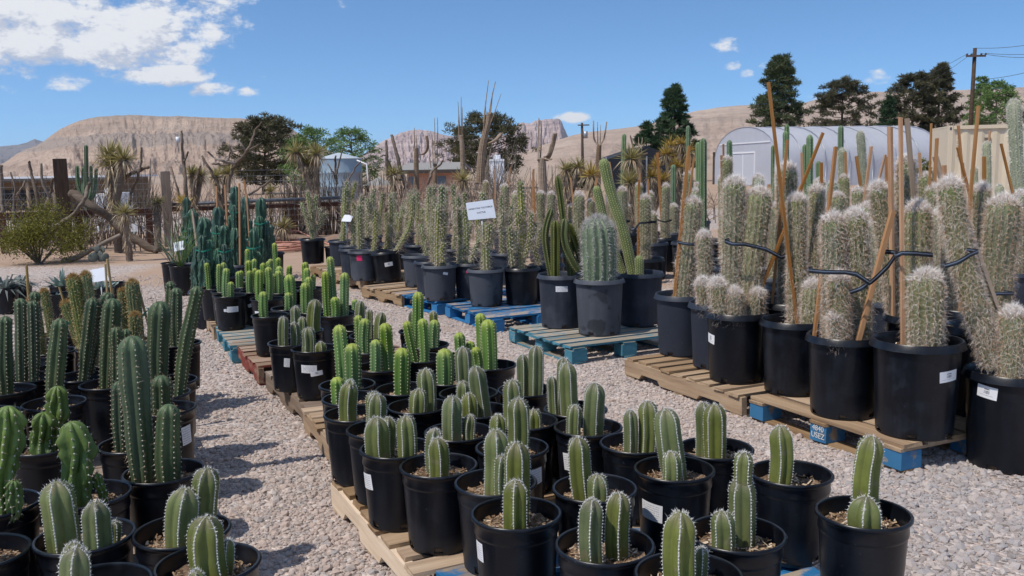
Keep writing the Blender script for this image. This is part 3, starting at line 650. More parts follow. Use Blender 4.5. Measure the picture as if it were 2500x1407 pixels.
# ------------------------------------------------------------------ loose stones of the gravel walks
def m_stone():
    def f(k):
        oi = k.add('ShaderNodeObjectInfo'); v = oco(k); r = k.m('FRACT', k.m('MULTIPLY_ADD', k.noise(oi.outputs['Location'], .9, 3), .55, k.m('MULTIPLY', oi.outputs['Random'], .72)))
        c = k.ramp(r, [(0, (.15, .14, .135)), (.10, (.29, .255, .235)), (.26, (.43, .345, .30)), (.45, (.53, .42, .36)), (.58, (.37, .35, .345)), (.70, (.50, .43, .39)), (.85, (.60, .48, .42)), (1, (.70, .645, .59))])
        c.node.color_ramp.interpolation = 'LINEAR'
        ls = k.add('ShaderNodeSeparateXYZ', {0: oi.outputs['Location']}); gz = k.m('MULTIPLY', k.smooth(k.m('MULTIPLY_ADD', ls.outputs[1], -.35, ls.outputs[0]), -.2, .5), .6)
        c = k.mix(gz, c, k.ramp(oi.outputs['Random'], [(0, (.20, .205, .22)), (.4, (.33, .335, .355)), (.7, (.40, .40, .41)), (.9, (.47, .41, .37)), (1, (.56, .55, .54))]))
        c = k.mix(.28, c, (.43, .385, .35))
        setp(k, color=k.mix(k.noise(v, 60, 3), c, k.mix(1.0, c, (.68, .66, .66), 'MULTIPLY')), rough=.9, spec=.2)
    return mat('crushed pink and grey stone', f)
MS = m_stone(); stones = bpy.data.collections.new('stone_shapes')
for q in range(6):
    mb = MB(); ph = (1 + 5 ** .5) / 2
    V = np.array([(-1, ph, 0), (1, ph, 0), (-1, -ph, 0), (1, -ph, 0), (0, -1, ph), (0, 1, ph), (0, -1, -ph), (0, 1, -ph), (ph, 0, -1), (ph, 0, 1), (-ph, 0, -1), (-ph, 0, 1)], float)
    V /= 1.9; V *= rng.uniform(.72, 1.22, (12, 1)); V *= np.array([1, rng.uniform(.6, .95), rng.uniform(.45, .7)])
    Tt = [(0, 11, 5), (0, 5, 1), (0, 1, 7), (0, 7, 10), (0, 10, 11), (1, 5, 9), (5, 11, 4), (11, 10, 2), (10, 7, 6), (7, 1, 8), (3, 9, 4), (3, 4, 2), (3, 2, 6), (3, 6, 8), (3, 8, 9), (4, 9, 5), (2, 4, 11), (6, 2, 10), (8, 6, 7), (9, 8, 1)]
    mb.put(V, None, Tt); so_ = bpy.data.objects.new('stone_shape', mb.mesh('stone', MS)); stones.objects.link(so_)
def scatter(n):
    out = []
    while sum(len(o) for o in out) < n:
        x = rng.uniform(-7, 5.5, n); y = rng.uniform(1.6, 13.5, n)
        px = CX + F * x / y; d = y
        ok = (np.abs(x / y) < .64) & (rng.random(n) < np.clip((4.6 / d) ** 1.7, .0, 1))
        v = .899 * x + .438 * y; s = -.438 * x + .899 * y
        hid = ((v > 1.25) & (v < 2.25) & (s > 1.2) & (s < 9)) | ((v > 4.0) & (s < 8) & (s > 2.2))
        ok &= ~hid
        out.append(np.stack([x[ok], y[ok]], 1))
    return np.vstack(out)[:n]
pts = scatter(170000)
patch_ = fbm2(pts[:, 0] * 1.6 + 9, pts[:, 1] * 1.6 + 4, 4, 5); pts = pts[(patch_ < .56) | (rng.random(len(pts)) < .32)]
mb = MB(); sc_ = (np.exp(rng.normal(math.log(.0068), .52, len(pts))) * (1 + .5 * np.clip((pts[:, 0] - .35 * pts[:, 1]) * 1.5, 0, 1))).clip(.003, .028)
mb.put(np.column_stack([pts, ground_z(pts[:, 0], pts[:, 1]) + sc_ * .12]), None, None, sc=sc_)
gm = mb.mesh('gravel', MS); go = ob('gravel', gm, kind='stuff')
ng = bpy.data.node_groups.new('scatter_stones', 'GeometryNodeTree')
ng.interface.new_socket('Geometry', in_out='INPUT', socket_type='NodeSocketGeometry'); ng.interface.new_socket('Geometry', in_out='OUTPUT', socket_type='NodeSocketGeometry')
gi = ng.nodes.new('NodeGroupInput'); gq = ng.nodes.new('NodeGroupOutput')
ci = ng.nodes.new('GeometryNodeCollectionInfo'); ci.inputs['Collection'].default_value = stones; ci.inputs['Separate Children'].default_value = True; ci.inputs['Reset Children'].default_value = True
ip_ = ng.nodes.new('GeometryNodeInstanceOnPoints'); ip_.inputs['Pick Instance'].default_value = True
rv = ng.nodes.new('FunctionNodeRandomValue'); rv.data_type = 'FLOAT_VECTOR'; rv.inputs[0].default_value = (-.5, -.5, 0); rv.inputs[1].default_value = (.5, .5, 6.283)
na = ng.nodes.new('GeometryNodeInputNamedAttribute'); na.data_type = 'FLOAT'; na.inputs['Name'].default_value = 'sc'
ng.links.new(gi.outputs[0], ip_.inputs['Points']); ng.links.new(ci.outputs[0], ip_.inputs['Instance'])
e2r = ng.nodes.new('FunctionNodeEulerToRotation'); ng.links.new(rv.outputs[0], e2r.inputs[0]); ng.links.new(e2r.outputs[0], ip_.inputs['Rotation'])
ng.links.new(na.outputs[0], ip_.inputs['Scale']); ng.links.new(ip_.outputs[0], gq.inputs[0])
md = go.modifiers.new('stones', 'NODES'); md.node_group = ng

# ------------------------------------------------------------------ mountains
def m_rock(name, cols, strata, dots, bands=()):
    def f(k):
        geo_ = k.add('ShaderNodeNewGeometry'); p = geo_.outputs['Position']; s = k.add('ShaderNodeSeparateXYZ', {0: p})
        n = k.noise(vscale(k, p, (strata, strata, strata)), 1.0, 8, .65)
        z = k.m('MULTIPLY_ADD', n, 26.0, s.outputs[2]); band = k.noise(k.add('ShaderNodeCombineXYZ', {0: 0.0, 1: 0.0, 2: k.m('MULTIPLY', z, .05)}).outputs[0], 1.0, 4, .7)
        c = k.ramp(k.m('MULTIPLY_ADD', k.m('SUBTRACT', n, .5), .9, k.m('MULTIPLY_ADD', k.m('SUBTRACT', band, .5), 1.1, .5)), cols)
        for (lo, hi, bc, am) in bands:
            hv = k.m('MULTIPLY_ADD', k.m('SUBTRACT', n, .5), .22, k.attr('sv')); c = k.mix(k.m('MULTIPLY', k.m('MULTIPLY', k.smooth(hv, lo - .02, lo + .02), k.smooth(hv, hi + .03, hi - .03)), am), c, bc)
        d = k.noise(vscale(k, p, (dots, dots, dots)), 1.0, 5, .8); d2 = k.noise(vscale(k, p, (dots * 3, dots * 3, dots * 4)), 1.0, 3, .8)
        c = k.mix(k.m('MULTIPLY', k.smooth(k.m('MULTIPLY_ADD', d2, .5, k.m('MULTIPLY', d, .6)), .56, .66), .40), c, (.17, .135, .105))
        setp(k, color=c, rough=.95, spec=.05, normal=bump(k, k.m('ADD', n, k.m('MULTIPLY', d, .6)), 1.2 / strata * .22, .8))
    return mat(name, f)
def mountain(name, prof, D, depth, material, label, relief=.18, foot=-20, cliff=None, nx=300, ny=70, seed=1, gully=10, gk=.75):
    px = np.linspace(prof[0][0], prof[-1][0], nx); py = np.interp(px, [a for a, _ in prof], [b for _, b in prof])
    top = np.array([yp(a, b, D) for a, b in zip(px, py)])
    X0, Zt = top[:, 0], top[:, 2]; wid = X0[-1] - X0[0]
    s = np.linspace(0, 1, ny); S, Xg = np.meshgrid(s, X0, indexing='ij')
    warp = fbm2(Xg / wid * gully * .5, S * 2.0, 3, seed) * .9
    gl = fbm2(Xg / wid * gully * 2.2 + warp * 3.5, S * 3.2 + 5, 5, seed, ridged=True); dt_ = fbm2(Xg / wid * gully * 6 + warp * 2, S * 12, 5, seed + 3)
    prof_ = S ** 1.25
    if cliff:
        for (c0, wd_, am) in cliff: prof_ = prof_ + am * (1 / (1 + np.exp(-(S - c0 - .05 * (gl - .5)) / wd_)) - S)
    prof_ = prof_ / prof_[-1:]
    fade = np.sin(np.clip(S, 0, 1) * math.pi) ** .7 + .12
    Z = foot + (Zt[None] - foot) * np.clip(prof_, 0, None) + (Zt[None] - foot) * (gk * relief * (gl - .62) + .95 * relief * (dt_ - .5)) * fade
    Y = D - depth * (1 - S) + (fbm2(Xg / wid * gully, S * 0 + 2.5, 4, seed + 9) - .5) * depth * .35 * (1 - S)
    back = np.stack([X0, np.full(nx, D + depth * .5), Zt * .5], 1)
    V = np.vstack([np.stack([Xg * Y / D, Y, Z], -1).reshape(-1, 3), back]); i = np.arange(ny)[:, None]; j = np.arange(nx - 1)[None]
    mb = MB(); mb.put(V, np.stack([i * nx + j, i * nx + j + 1, (i + 1) * nx + j + 1, (i + 1) * nx + j], -1).reshape(-1, 4), sv=np.clip((V[:, 2] - foot) / (Zt.max() - foot), 0, 1.05))
    o = ob(name, mb.mesh(name, material, smooth=False), kind='structure'); o['label'] = label; return o
RK1 = m_rock('layered tan mesa rock', [(.26, (.30, .225, .18)), (.42, (.46, .345, .27)), (.58, (.58, .44, .345)), (.76, (.66, .53, .43))], .012, .10, bands=[(.50, .68, (.34, .295, .265), .62), (.93, 1.1, (.36, .30, .255), .55), (.76, .82, (.40, .32, .27), .4)])
RK2 = m_rock('pale pink far rock', [(.28, (.26, .20, .20)), (.5, (.46, .35, .32)), (.72, (.60, .49, .44))], .004, .012)
RK3 = m_rock('smooth tan slope', [(.28, (.40, .295, .23)), (.5, (.54, .41, .32)), (.72, (.64, .51, .41))], .008, .06, bands=[(.82, .86, (.44, .35, .29), .5), (.68, .71, (.66, .55, .45), .5), (.55, .60, (.46, .37, .30), .4), (.92, .95, (.45, .36, .30), .5)])
RK4 = m_rock('dark blue far range', [(.3, (.13, .12, .125)), (.5, (.19, .17, .17)), (.7, (.25, .23, .22))], .003, .01)
mountain('mountain', [(-700, 380), (-300, 372), (-100, 368), (0, 358), (45, 354), (68, 347), (84, 339), (98, 346), (112, 344), (126, 352), (170, 380), (260, 400)], 9000, 3000, RK4, 'dark blue range far behind the mesa', .2, foot=-60, nx=160, ny=40, seed=4, gully=9)
mountain('hill', [(-420, 452), (-120, 432), (10, 398), (38, 378), (60, 366), (86, 358), (104, 348), (116, 338), (130, 327), (150, 314), (180, 300), (205, 292), (240, 286), (285, 282), (330, 281), (380, 284), (450, 284), (520, 288), (585, 289), (625, 292), (660, 297), (690, 303), (710, 314), (730, 330), (760, 352), (800, 378), (850, 402), (920, 425)], 1700, 800, RK1, 'broad flat topped tan mesa', .11, foot=-18, cliff=[(.93, .02, .16), (.62, .02, .20), (.40, .03, .08)], nx=520, ny=150, seed=11, gully=20, gk=.35)
mountain('mountain', [(780, 420), (860, 395), (905, 366), (925, 350), (950, 338), (975, 326), (1000, 318), (1030, 317), (1060, 322), (1085, 330), (1110, 334), (1150, 336), (1200, 334), (1235, 330), (1252, 318), (1262, 304), (1275, 299), (1292, 302), (1306, 296), (1320, 293), (1338, 290), (1352, 292), (1364, 289), (1371, 296), (1377, 312), (1386, 332), (1410, 352), (1450, 372), (1520, 392)], 6000, 1800, RK2, 'pale pink mountains with a steep butte', .24, foot=-60, cliff=[(.8, .05, .25)], nx=340, ny=70, seed=21, gully=22)
mountain('hill', [(1050, 428), (1140, 412), (1230, 388), (1320, 356), (1400, 330), (1440, 322), (1500, 316), (1570, 307), (1640, 287), (1700, 271), (1750, 263), (1800, 258), (1850, 256), (1900, 257), (1960, 252), (2010, 240), (2080, 229), (2140, 224), (2200, 226), (2260, 222), (2360, 219), (2440, 217), (2500, 213), (2700, 206), (3000, 215), (3400, 260)], 2600, 1700, RK3, 'long smooth tan slope rising to the right', .06, foot=-25, cliff=[(.88, .05, .08), (.66, .05, .05)], nx=420, ny=90, seed=31, gully=24)

# ------------------------------------------------------------------ pallets
PB = 'pallets of the middle row'; PC = 'pallets of the right hand rows'
pallet('weathered wooden pallet at the far end of the middle row', 490, 752, -66, 1.16, 1.1, wood=W_RAW, boards=9, group=PB)
pallet('faded teal pallet second in the middle row', 526, 797, -66, 1.05, 1.1, style='block', wood=W_TEAL, side=W_TEAL, boards=7, group=PB)
pallet('red stained pallet with gaps under its edge', 567, 832, -64, 1.12, 1.1, wood=W_RED, side=W_RED, boards=8, group=PB)
pallet('brown pallet of broad planks with splits', 648, 905, -63, 1.18, 1.1, wood=W_GREY, side=W_GREY, boards=5, group=PB)
pallet('raw wooden pallet with a crooked edge board', 738, 995, -66, 1.12, 1.1, wood=W_RAW, side=W_RAW, boards=9, group=PB)
pallet('pallet with a clean pale side board', 806, 1170, -63.5, 1.10, 1.1, wood=W_RAW, side=W_PALE, boards=8, group=PB)
pallet('pallet with a bright blue corner at the bottom edge', 1052, 1385, -64, 1.15, 1.15, style='block', wood=W_BLUE, side=mat('bright blue paint', lambda k: setp(k, color=k.mix(k.noise(oco(k), 9, 5), (.012, .12, .32), (.03, .21, .45)), rough=.6)), boards=4, group=PB)
Sd = MATS['bright blue paint']
pallet('plain pallet under the far toothpick pots', 757, 648, -62, 1.2, 1.1, wood=W_RAW, boards=8, group=PC)
pallet('plain pallet under the pink dotted pot', 808, 664, -58, 1.15, 1.1, wood=W_RAW, boards=8, group=PC)
pallet('plain pallet under the tilted pot', 882, 698, -55, 1.0, 1.1, wood=W_RAW, boards=8, group=PC)
pallet('narrow blue pallet beside the tilted pot', 960, 715, -55, .95, 1.1, style='block', wood=W_BLUE, side=Sd, boards=7, group=PC)
pallet('blue pallet under the pot with the big sign', 1085, 742, -62, 1.05, 1.12, style='block', wood=W_BLUE, side=Sd, boards=6, group=PC)
pallet('teal and blue pallet under the barrel cactus', 1240, 797, -63, 1.07, 1.07, style='block', wood=W_TEAL, side=W_TEAL, boards=7, group=PC)
pallet('raw pallet with a notched side board under the first tubs', 1525, 872, -64, 1.26, 1.12, wood=W_RAW, side=W_RAW, boards=9, bw=.092, group=PC)
pc4 = pallet('raw pallet on blue blocks stamped with numbers', 1828, 968, -64.5, 1.10, 1.12, style='block', wood=W_RAW, side=W_BLUE, boards=7, along=True, group=PC)
for o in pc4.children:
    if o.name.startswith('block'): o.data.materials.clear(); o.data.materials.append(mat('block paint blue', lambda k: setp(k, color=k.mix(k.smooth(k.noise(ooff(k), 12, 5), .52, .66), (.03, .15, .30), (.30, .225, .15)), rough=.75)))
for (lb, (qx, qy)) in (('weathered pallet glimpsed below the left columns', (486, 1128)), ('weathered pallet under the front of the left block', (560, 1385)), ('weathered pallet at the rear of the left block', (440, 985))):
    e_ = gp(qx, qy, .14); W_ = 1.2; hd_ = R_(-64); e_ = e_ - W_ * np.array([-math.sin(hd_), math.cos(hd_), 0]) - np.array([math.cos(hd_), math.sin(hd_), 0]) * 1.1
    pallet(lb, 0, 0, -64, 1.1, W_, wood=W_GREY, boards=8, at=e_, group='pallets of the left block')
def text(name, s, size, m, parent, M, ext=.0008, align='CENTER', sp=1.0):
    cu = bpy.data.curves.new(name, 'FONT'); cu.body = s; cu.size = size; cu.align_x = align; cu.align_y = 'CENTER'; cu.extrude = ext; cu.space_line = sp; cu.materials.append(m)
    tmp = bpy.data.objects.new(name, cu); COL.objects.link(tmp); me = bpy.data.meshes.new_from_object(tmp.evaluated_get(bpy.context.evaluated_depsgraph_get())); bpy.data.objects.remove(tmp)
    me.materials.clear(); me.materials.append(m); o = bpy.data.objects.new(name, me); COL.objects.link(o); o.parent = parent; o.matrix_local = M; return o
# stencil on the middle block of that pallet: its outer side faces -y in the pallet frame
text('stencil_text', '4840\nUSEZ', .042, M_INKW, pc4, Matrix.Translation((.55, .0055, .066)) @ Matrix.Rotation(math.pi / 2, 4, 'X'), .0006, sp=.95)

# ------------------------------------------------------------------ dusty desert air
zmax = max(max((o.matrix_world @ Vector(c))[2] for c in o.bound_box) for o in SC.objects if o.name.startswith(('hill', 'mountain')))
mb = MB(); z0, z1 = -75.0, zmax + 30; mb.box((0, 5900, (z0 + z1) / 2), (20000, 13000, z1 - z0))
hm = bpy.data.materials.new('pale dusty air'); hm.use_nodes = True; k = NT(hm.node_tree); k.n.clear()
k.l.new(k.add('ShaderNodeVolumePrincipled', {'Color': (.80, .86, .95, 1), 'Density': 4.5e-5, 'Anisotropy': .2}).outputs[0], k.add('ShaderNodeOutputMaterial').inputs['Volume'])
hz_ = ob('haze', mb.mesh('haze', hm), kind='stuff')
# ------------------------------------------------------------------ potted cacti
NAMES = {'F': ('fence_post_cactus', 'ribbed cacti with white edges on the middle pallets'), 'S': ('torch_cactus', 'bright green torch cacti on the middle pallets'), 'C': ('column_cactus', 'dark column cacti beside the gravel walk'),
         'M': ('lumpy_cactus', 'lumpy green cacti beside the gravel walk'), 'G': ('golden_column_cactus', 'golden spined cacti behind the dark columns'), 'T': ('toothpick_cactus', 'long spined toothpick cacti'), 'O': ('woolly_cactus', 'woolly old man cacti'),
         'E': ('candelabra_cactus', None), 'B': ('barrel_cactus', None), 'N': ('slender_cactus', None), 'V': ('ribbed_column_cactus', 'tall ribbed columns behind the woolly cacti'), 'W': ('silver_column_cactus', 'silver spined columns behind the woolly cacti'), 'H': ('twisted_cactus', 'dark twisted cacti tied to stakes')}
def relax(items, slack=.985):
    pos = np.array([it['p'][:2] for it in items]); rad = np.array([POT[it['pot']][0] for it in items])
    for _ in range(60):
        for i in range(len(items)):
            for j in range(i):
                d = pos[i] - pos[j]; l = np.linalg.norm(d); need = (rad[i] + rad[j]) * slack
                if 1e-6 < l < need: q = d / l * (need - l) * .5; pos[i] += q; pos[j] -= q
    for it, q in zip(items, pos):
        it['sh'] = q - it['p'][:2]; it['p'] = np.array([q[0], q[1], it['p'][2]])
def stake_part(parent, a, b, w_, m, rnd_=True, name='stake'):
    a, b = np.array(a), np.array(b); L = np.linalg.norm(b - a); mb = MB()
    if m is W_STAKE3: mb.tube([(-L / 2, 0, 0), (L / 2, 0, 0)], w_ / 2, 7)
    else: mb.box((0, 0, 0), (L, w_ * 1.0, w_ * .7), jit=.0012)
    o = ob(name, mb.mesh(name, m), parent, (a + b) / 2)
    o.rotation_euler = Vector(b - a).to_track_quat('X', 'Z').to_euler(); return o
def build(it):
    kind, pot, p, z = it['k'], it['pot'], it['p'], it['z']
    Rr, h, fl, th = POT[pot]; nm, grp = NAMES[kind]
    t_ = thing(nm, it['label'], 'cactus', (p[0], p[1], z), 0, it.get('group', grp))
    sh = it['sh']; pm = it.get('pm', 0)
    d0 = dep(np.array([p[0], p[1], z + h])); det = float(np.clip(5.2 / d0, .35, 1))
    po = ob('pot', POTS[(pot, pm)], t_, rot=(it.get('tx', 0), it.get('ty', 0), rng.random() * 6.28 if not it.get('ty') else 0))
    ob('soil', SOILS[(pot, int(rng.integers(3)))], t_, rot=(it.get('tx', 0), it.get('ty', 0), rng.random() * 6.28 if not it.get('ty') else 0), kind='stuff')
    sz = h - SOILZ[pot] - .012; Ri = Rr * .86
    loc = lambda q: np.array([q[0] - (p[0] - sh[0]), q[1] - (p[1] - sh[1]), q[2] - z])
    Y0 = p[1] - sh[1]
    for st in it['stems']:
        k2 = kind
        if isinstance(st[0], str): k2 = st[0]; st = st[1:]
        if isinstance(st[0], (list,)):
            pts, wpx, doff = st[0], st[1], (st[2] if len(st) > 2 else 0)
            Y = Y0 - doff; path = [loc(yp(x, y, Y)) for x, y in pts]; R = wpx / 2 / F * dep(yp(*pts[-1], Y))
        else:
            tx, ty, wpx, bx, doff = (tuple(st) + (0,))[:5]
            Y = Y0 - doff; tip = yp(tx, ty, Y); R = wpx / 2 / F * dep(tip)
            rb = ray(bx, 0); dd = dep(np.array([0, Y, z + sz])); base = np.array([0, Y, z + sz])
            # photo column bx at the soil level
            bp = None
            for yy in range(300, 1700, 4):
                q = yp(bx, yy, Y)
                if q[2] <= z + sz: bp = q; break
            if bp is None: bp = np.array([tip[0], Y, z + sz])
            b_ = loc(np.array([bp[0], Y, z + sz])); rr = math.hypot(b_[0], b_[1]); lim = max(.01, Ri - R * .95)
            if rr > lim: b_[:2] *= lim / rr
            tipl = loc(tip)
            if tipl[2] < b_[2] + R * .9: tipl[2] = b_[2] + R * .9
            mid = (b_ + tipl) / 2 + np.array([rng.normal(0, .006), rng.normal(0, .006), 0]) * (1 if tipl[2] > .3 else .3)
            mid[0] += (tipl[0] - b_[0]) * -.06
            if k2 == 'T': mid = mid + np.array([rng.normal(0, .028), rng.normal(0, .03), 0])
            path = [b_, mid, tipl]
            if k2 in 'MH': path = [b_, b_ * .6 + tipl * .4 + rng.normal(0, .012, 3) * [1, 1, 0], b_ * .3 + tipl * .7 + rng.normal(0, .008, 3) * [1, 1, 0], tipl]
        path = np.array(path); o0 = path[0].copy()
        if k2 == 'O': R *= .80
        if k2 == 'T': R *= .80
        sm, spn = stem_meshes(k2, path - o0, R, det)
        if k2 == 'T' and rng.random() < .75 and path[-1][2] - path[0][2] > .3:
            f_ = rng.uniform(.25, .55); s0 = path[0] * (1 - f_) + path[-1] * f_; a_ = rng.random() * 6.28; l_ = rng.uniform(.12, .26); e_ = np.array([math.cos(a_), math.sin(a_), 0]) * .07
            if len(path) == 3: s0 = np.array([np.interp(f_, [0, .5, 1], path[:, q]) for q in range(3)])
            am, asp = stem_meshes('T', np.array([[0, 0, 0], e_ * .7 + [0, 0, l_ * .25], e_ + [0, 0, l_]]), R * .78, det); ao = ob('arm', am, t_, s0); ob('spines', asp, ao, kind='stuff')
        so_ = ob('stem', sm, t_, o0)
        ob('spines', spn, so_, kind='stuff')
    for lb in it.get('lab', []):
        lx, ly, lw, lh, tilt, ty_ = lb
        dd = d0 - Rr; half = Rr * .88 * F / d0; rx = it['rx'] 
        a = math.asin(max(-.95, min(.95, (lx - rx) / half))); zc = yp(lx, ly, Y0 - Rr * .85 * math.cos(a))[2] - z
        zc = max(.06, min(h - .08, zc)); wm = lw / F * dd / max(.35, math.cos(a)); hm = lh / F * dd
        me = label_mesh(pot, wm, hm, zc, {'L': M_LABEL, 'B': M_BAR, 'P': M_PINK, 'W': M_PAPERB}[ty_], tilt, .0016 + .0012 * rng.random())
        camdir = math.atan2(p[0], p[1])
        ob('price_label', me, t_, rot=(it.get('tx', 0), it.get('ty', 0), a - camdir))
    for s_ in it.get('stakes', []):
        x0, y0, x1, y1, wpx, doff, mm = s_
        Y = Y0 - doff; a = yp(x0, y0, Y); b = yp(x1, y1, Y)
        f = (a[2] - (z + sz - .05)) / max(.01, a[2] - b[2]); b = a + (b - a) * f
        bl = loc(b); rr = math.hypot(bl[0], bl[1])
        if rr > Ri * .93: bl[:2] *= Ri * .93 / rr
        stake_part(t_, bl, loc(a), wpx / F * dep(a), mm)
    for tie in it.get('ties', []):
        pts, doff, wd, mm = tie[:4]; V = [loc(yp(x, y, Y0 - doff)) for x, y in pts]
        V = np.array(V); q_ = np.linspace(0, len(V) - 1, 5 * (len(V) - 1) + 1); V = np.stack([np.interp(q_, np.arange(len(V)), V[:, c_]) for c_ in range(3)], 1); n_ = len(V); q = np.linspace(0, math.pi, n_); V[:, 1] -= np.sin(q) * .03
        a_, b_ = V[-1], V[0]; back = [a_ + np.array([.01, .12, .005]), (a_ + b_) / 2 + np.array([0, .26, .01]), b_ + np.array([-.01, .12, .005])]
        if len(tie) == 4: V = np.vstack([V, [V[-1] + np.array([-.012, .05, 0]), V[-1] + np.array([-.05, .10, 0])]]); V = np.vstack([[V[0] + np.array([.05, .10, 0]), V[0] + np.array([.012, .05, 0])], V]); n_ = len(V)
        tw_ = rng.uniform(.1, .35); mb = MB(); mb.ribbon(V, wd, .003, tw_); o = ob('tie', mb.mesh('tie', mm), t_)
        if mm is M_STRAP and d0 < 7:
            mb = MB(); [mb.ribbon(V[:n_], wd * .07, .0042, tw_, wd * q) for q in (.06, .20)]; ob('stripe', mb.mesh('stripe', M_STRAPL), o)
    return t_
def mkitem(k, pot, c, z, stems, label, **kw):
    h = POT[pot][1]; p = gp(c[0], c[1], z + h); p[2] = z
    d = dict(k=k, pot=pot, p=p, z=z, stems=stems, label=label, rx=c[0], sh=np.zeros(2)); d.update(kw); return d
PZ = .142
rowB = []
def Bq(k, c, stems, label, **kw): rowB.append(mkitem(k, 'P5', c, PZ, stems, label, **kw))
# ---- middle row, from the camera backwards
Bq('F', (2108, 1249), [(2129, 1065, 66, 2112, -.05), (2116, 1213, 82, 2116, .05)], 'tall and squat white edged cacti in the rightmost pot of the middle row')
Bq('F', (1931, 1152), [(1904, 1040, 58, 1902)], 'single smooth cactus in the pot behind the spiny pinched one')
Bq('F', (1679, 1399), [(1660, 1250, 82, 1662, .02), (1712, 1337, 32, 1708, -.05)], 'cactus with frayed tip in the pot cut by the bottom edge')
Bq('F', (1798, 1299), [(1762, 1248, 60, 1764, .05), (1812, 1168, 66, 1813, -.02), (1816, 1103, 46, [0, 0], 0)][:2] + [([(1813, 1180), (1814, 1140), (1817, 1104)], 48, -.02)], 'spiny pinched cactus beside a round one in front of the pale single')
Bq('F', (1478, 1327), [(1448, 1220, 60, 1448, .03), (1513, 1204, 62, 1508, -.02)], 'pair of equal height cacti in the front pot with mulch all round')
Bq('F', (1452, 1189), [(1410, 1068, 56, 1424, 0), (1458, 1159, 54, 1460, .04)], 'leaning cactus with a short round one, pot behind the equal pair')
Bq('F', (1646, 1142), [(1625, 998, 64, 1650, -.03), (1638, 1103, 46, 1636, .06)], 'left leaning cactus with a small pup, pot bearing a large white label', lab=[(1592, 1252, 52, 46, -.06, 'L')])
Bq('F', (1747, 1092), [(1716, 983, 46, 1718, -.04), (1745, 987, 56, 1746, .02)], 'twin cacti pressed together in the pot beside the gravel gap')
Bq('F', (1540, 1075), [(1525, 998, 36, 1526, .0), (1567, 976, 50, 1566, 0)], 'short and taller cactus side by side, pot left of the leaning one')
Bq('F', (1422, 1040), [(1389, 989, 36, 1388, .05), (1439, 935, 54, 1432, .02)], 'cactus with a yellowed pup, pot with a torn white label', lab=[(1375, 1128, 26, 44, .1, 'L')])
Bq('F', (1405, 998), [(1383, 888, 48, 1390, 0), (1378, 876, 34, 1366, -.07), (1346, 921, 26, 1345, .02)], 'three stemmed cactus at the back beside the gravel, tallest in the centre')
Bq('F', (1285, 950), [(1310, 845, 40, 1308, 0), (1275, 866, 32, 1276, -.02)], 'brown tinged cactus beside a green one near the gravel')
Bq('F', (1300, 1027), [(1322, 1002, 42, 1322, .02), (1269, 929, 46, 1268, 0)], 'single tall cactus with a low dome, pot behind the tallest smooth one')
Bq('F', (1250, 1090), [(1265, 973, 56, 1264, .03), (1215, 1012, 40, 1217, -.03)], 'tallest smooth cactus in the middle of the white edged group', lab=[(1306, 1160, 30, 50, .1, 'L')])
Bq('F', (1260, 1250), [(1261, 1081, 64, 1262, -.02), (1259, 1173, 62, 1260, .07)], 'two cacti one behind the other in the pot at the blue pallet corner', lab=[(1172, 1345, 16, 50, 0, 'L')])
Bq('F', (1188, 1168), [(1188, 1044, 60, 1186, .0), (1207, 1105, 40, 1207, .05)], 'thick cactus with a slim pup, pot left behind the blue pallet corner')
Bq('F', (1068, 1130), [(1064, 1066, 50, 1068, .03), (1060, 1044, 40, 1060, -.05)], 'short cactus hiding its twin, pot standing on the split plank')
Bq('F', (978, 1090), [(930, 1018, 62, 936, .03), (1000, 1014, 50, 1005, .03), (958, 1018, 40, 955, -.06)], 'three short thick cacti in the pot with a label on its left', lab=[(906, 1170, 20, 40, .1, 'L')])
Bq('F', (922, 1042), [(913, 960, 48, 912, .03), (903, 955, 40, 905, -.04)], 'two brown tipped cacti close together in the pot over the pale pallet end')
Bq('F', (884, 1010), [(870, 935, 46, 867, 0), ([(870, 950), (871, 940), (873, 930)], 24, 0)], 'cactus with a fresh bulb of growth on its tip')
Bq('S', (866, 975), [(829, 925, 36, 833, .03)], 'small dark torch cactus in the pot behind the bulb tipped cactus')
Bq('S', (848, 938), [(828, 794, 34, 840, -.02), (860, 839, 40, 861, .03)], 'two tall torch cacti in the leftmost pot of the bright green group')
Bq('S', (932, 894), [(917, 829, 29, 917, .02), (940, 789, 33, 950, -.02)], 'short blue green torch cactus beside a taller leaning one')
Bq('S', (985, 948), [(980, 850, 42, 979, .02)], 'single stout torch cactus in front of the leaning pair')
Bq('F', (1020, 990), [(1037, 901, 46, 1042, -.02), (1021, 951, 44, 1018, .05)], 'white edged cactus with a scarred dome in front of the torch cacti')
Bq('F', (1144, 958), [(1130, 931, 36, 1130, .03), (1130, 848, 42, 1136, -.05)], 'tall grey green cactus with a low one, right of the yellow cone')
Bq('F', (1165, 1000), [(1162, 897, 46, 1182, -.01), (1146, 961, 38, 1149, .05)], 'slanting bold edged cactus with a smaller neighbour at centre')
Bq('F', (1120, 1052), [(1105, 967, 50, 1105, .02), (1150, 1014, 32, 1148, .02)], 'dark topped cactus with a pup half hidden at its right')
Bq('S', (1098, 925), [(1083, 852, 44, 1084, .04)], 'yellow green cone shaped torch cactus')
Bq('S', (1195, 888), [(1188, 779, 40, 1193, .03), (1169, 764, 27, 1174, -.04), (1157, 847, 27, 1162, .05)], 'yellowest tall torch cacti at the gravel side of the bright group')
Bq('S', (1150, 868), [(1120, 813, 28, 1122, .03), (1149, 834, 24, 1150, -.02)], 'medium torch cactus behind the yellow cone')
Bq('S', (1033, 872), [(995, 784, 24, 1018, 0), (1034, 778, 26, 1040, .02)], 'bent torch cactus and a straight one in the pot before the tall one')
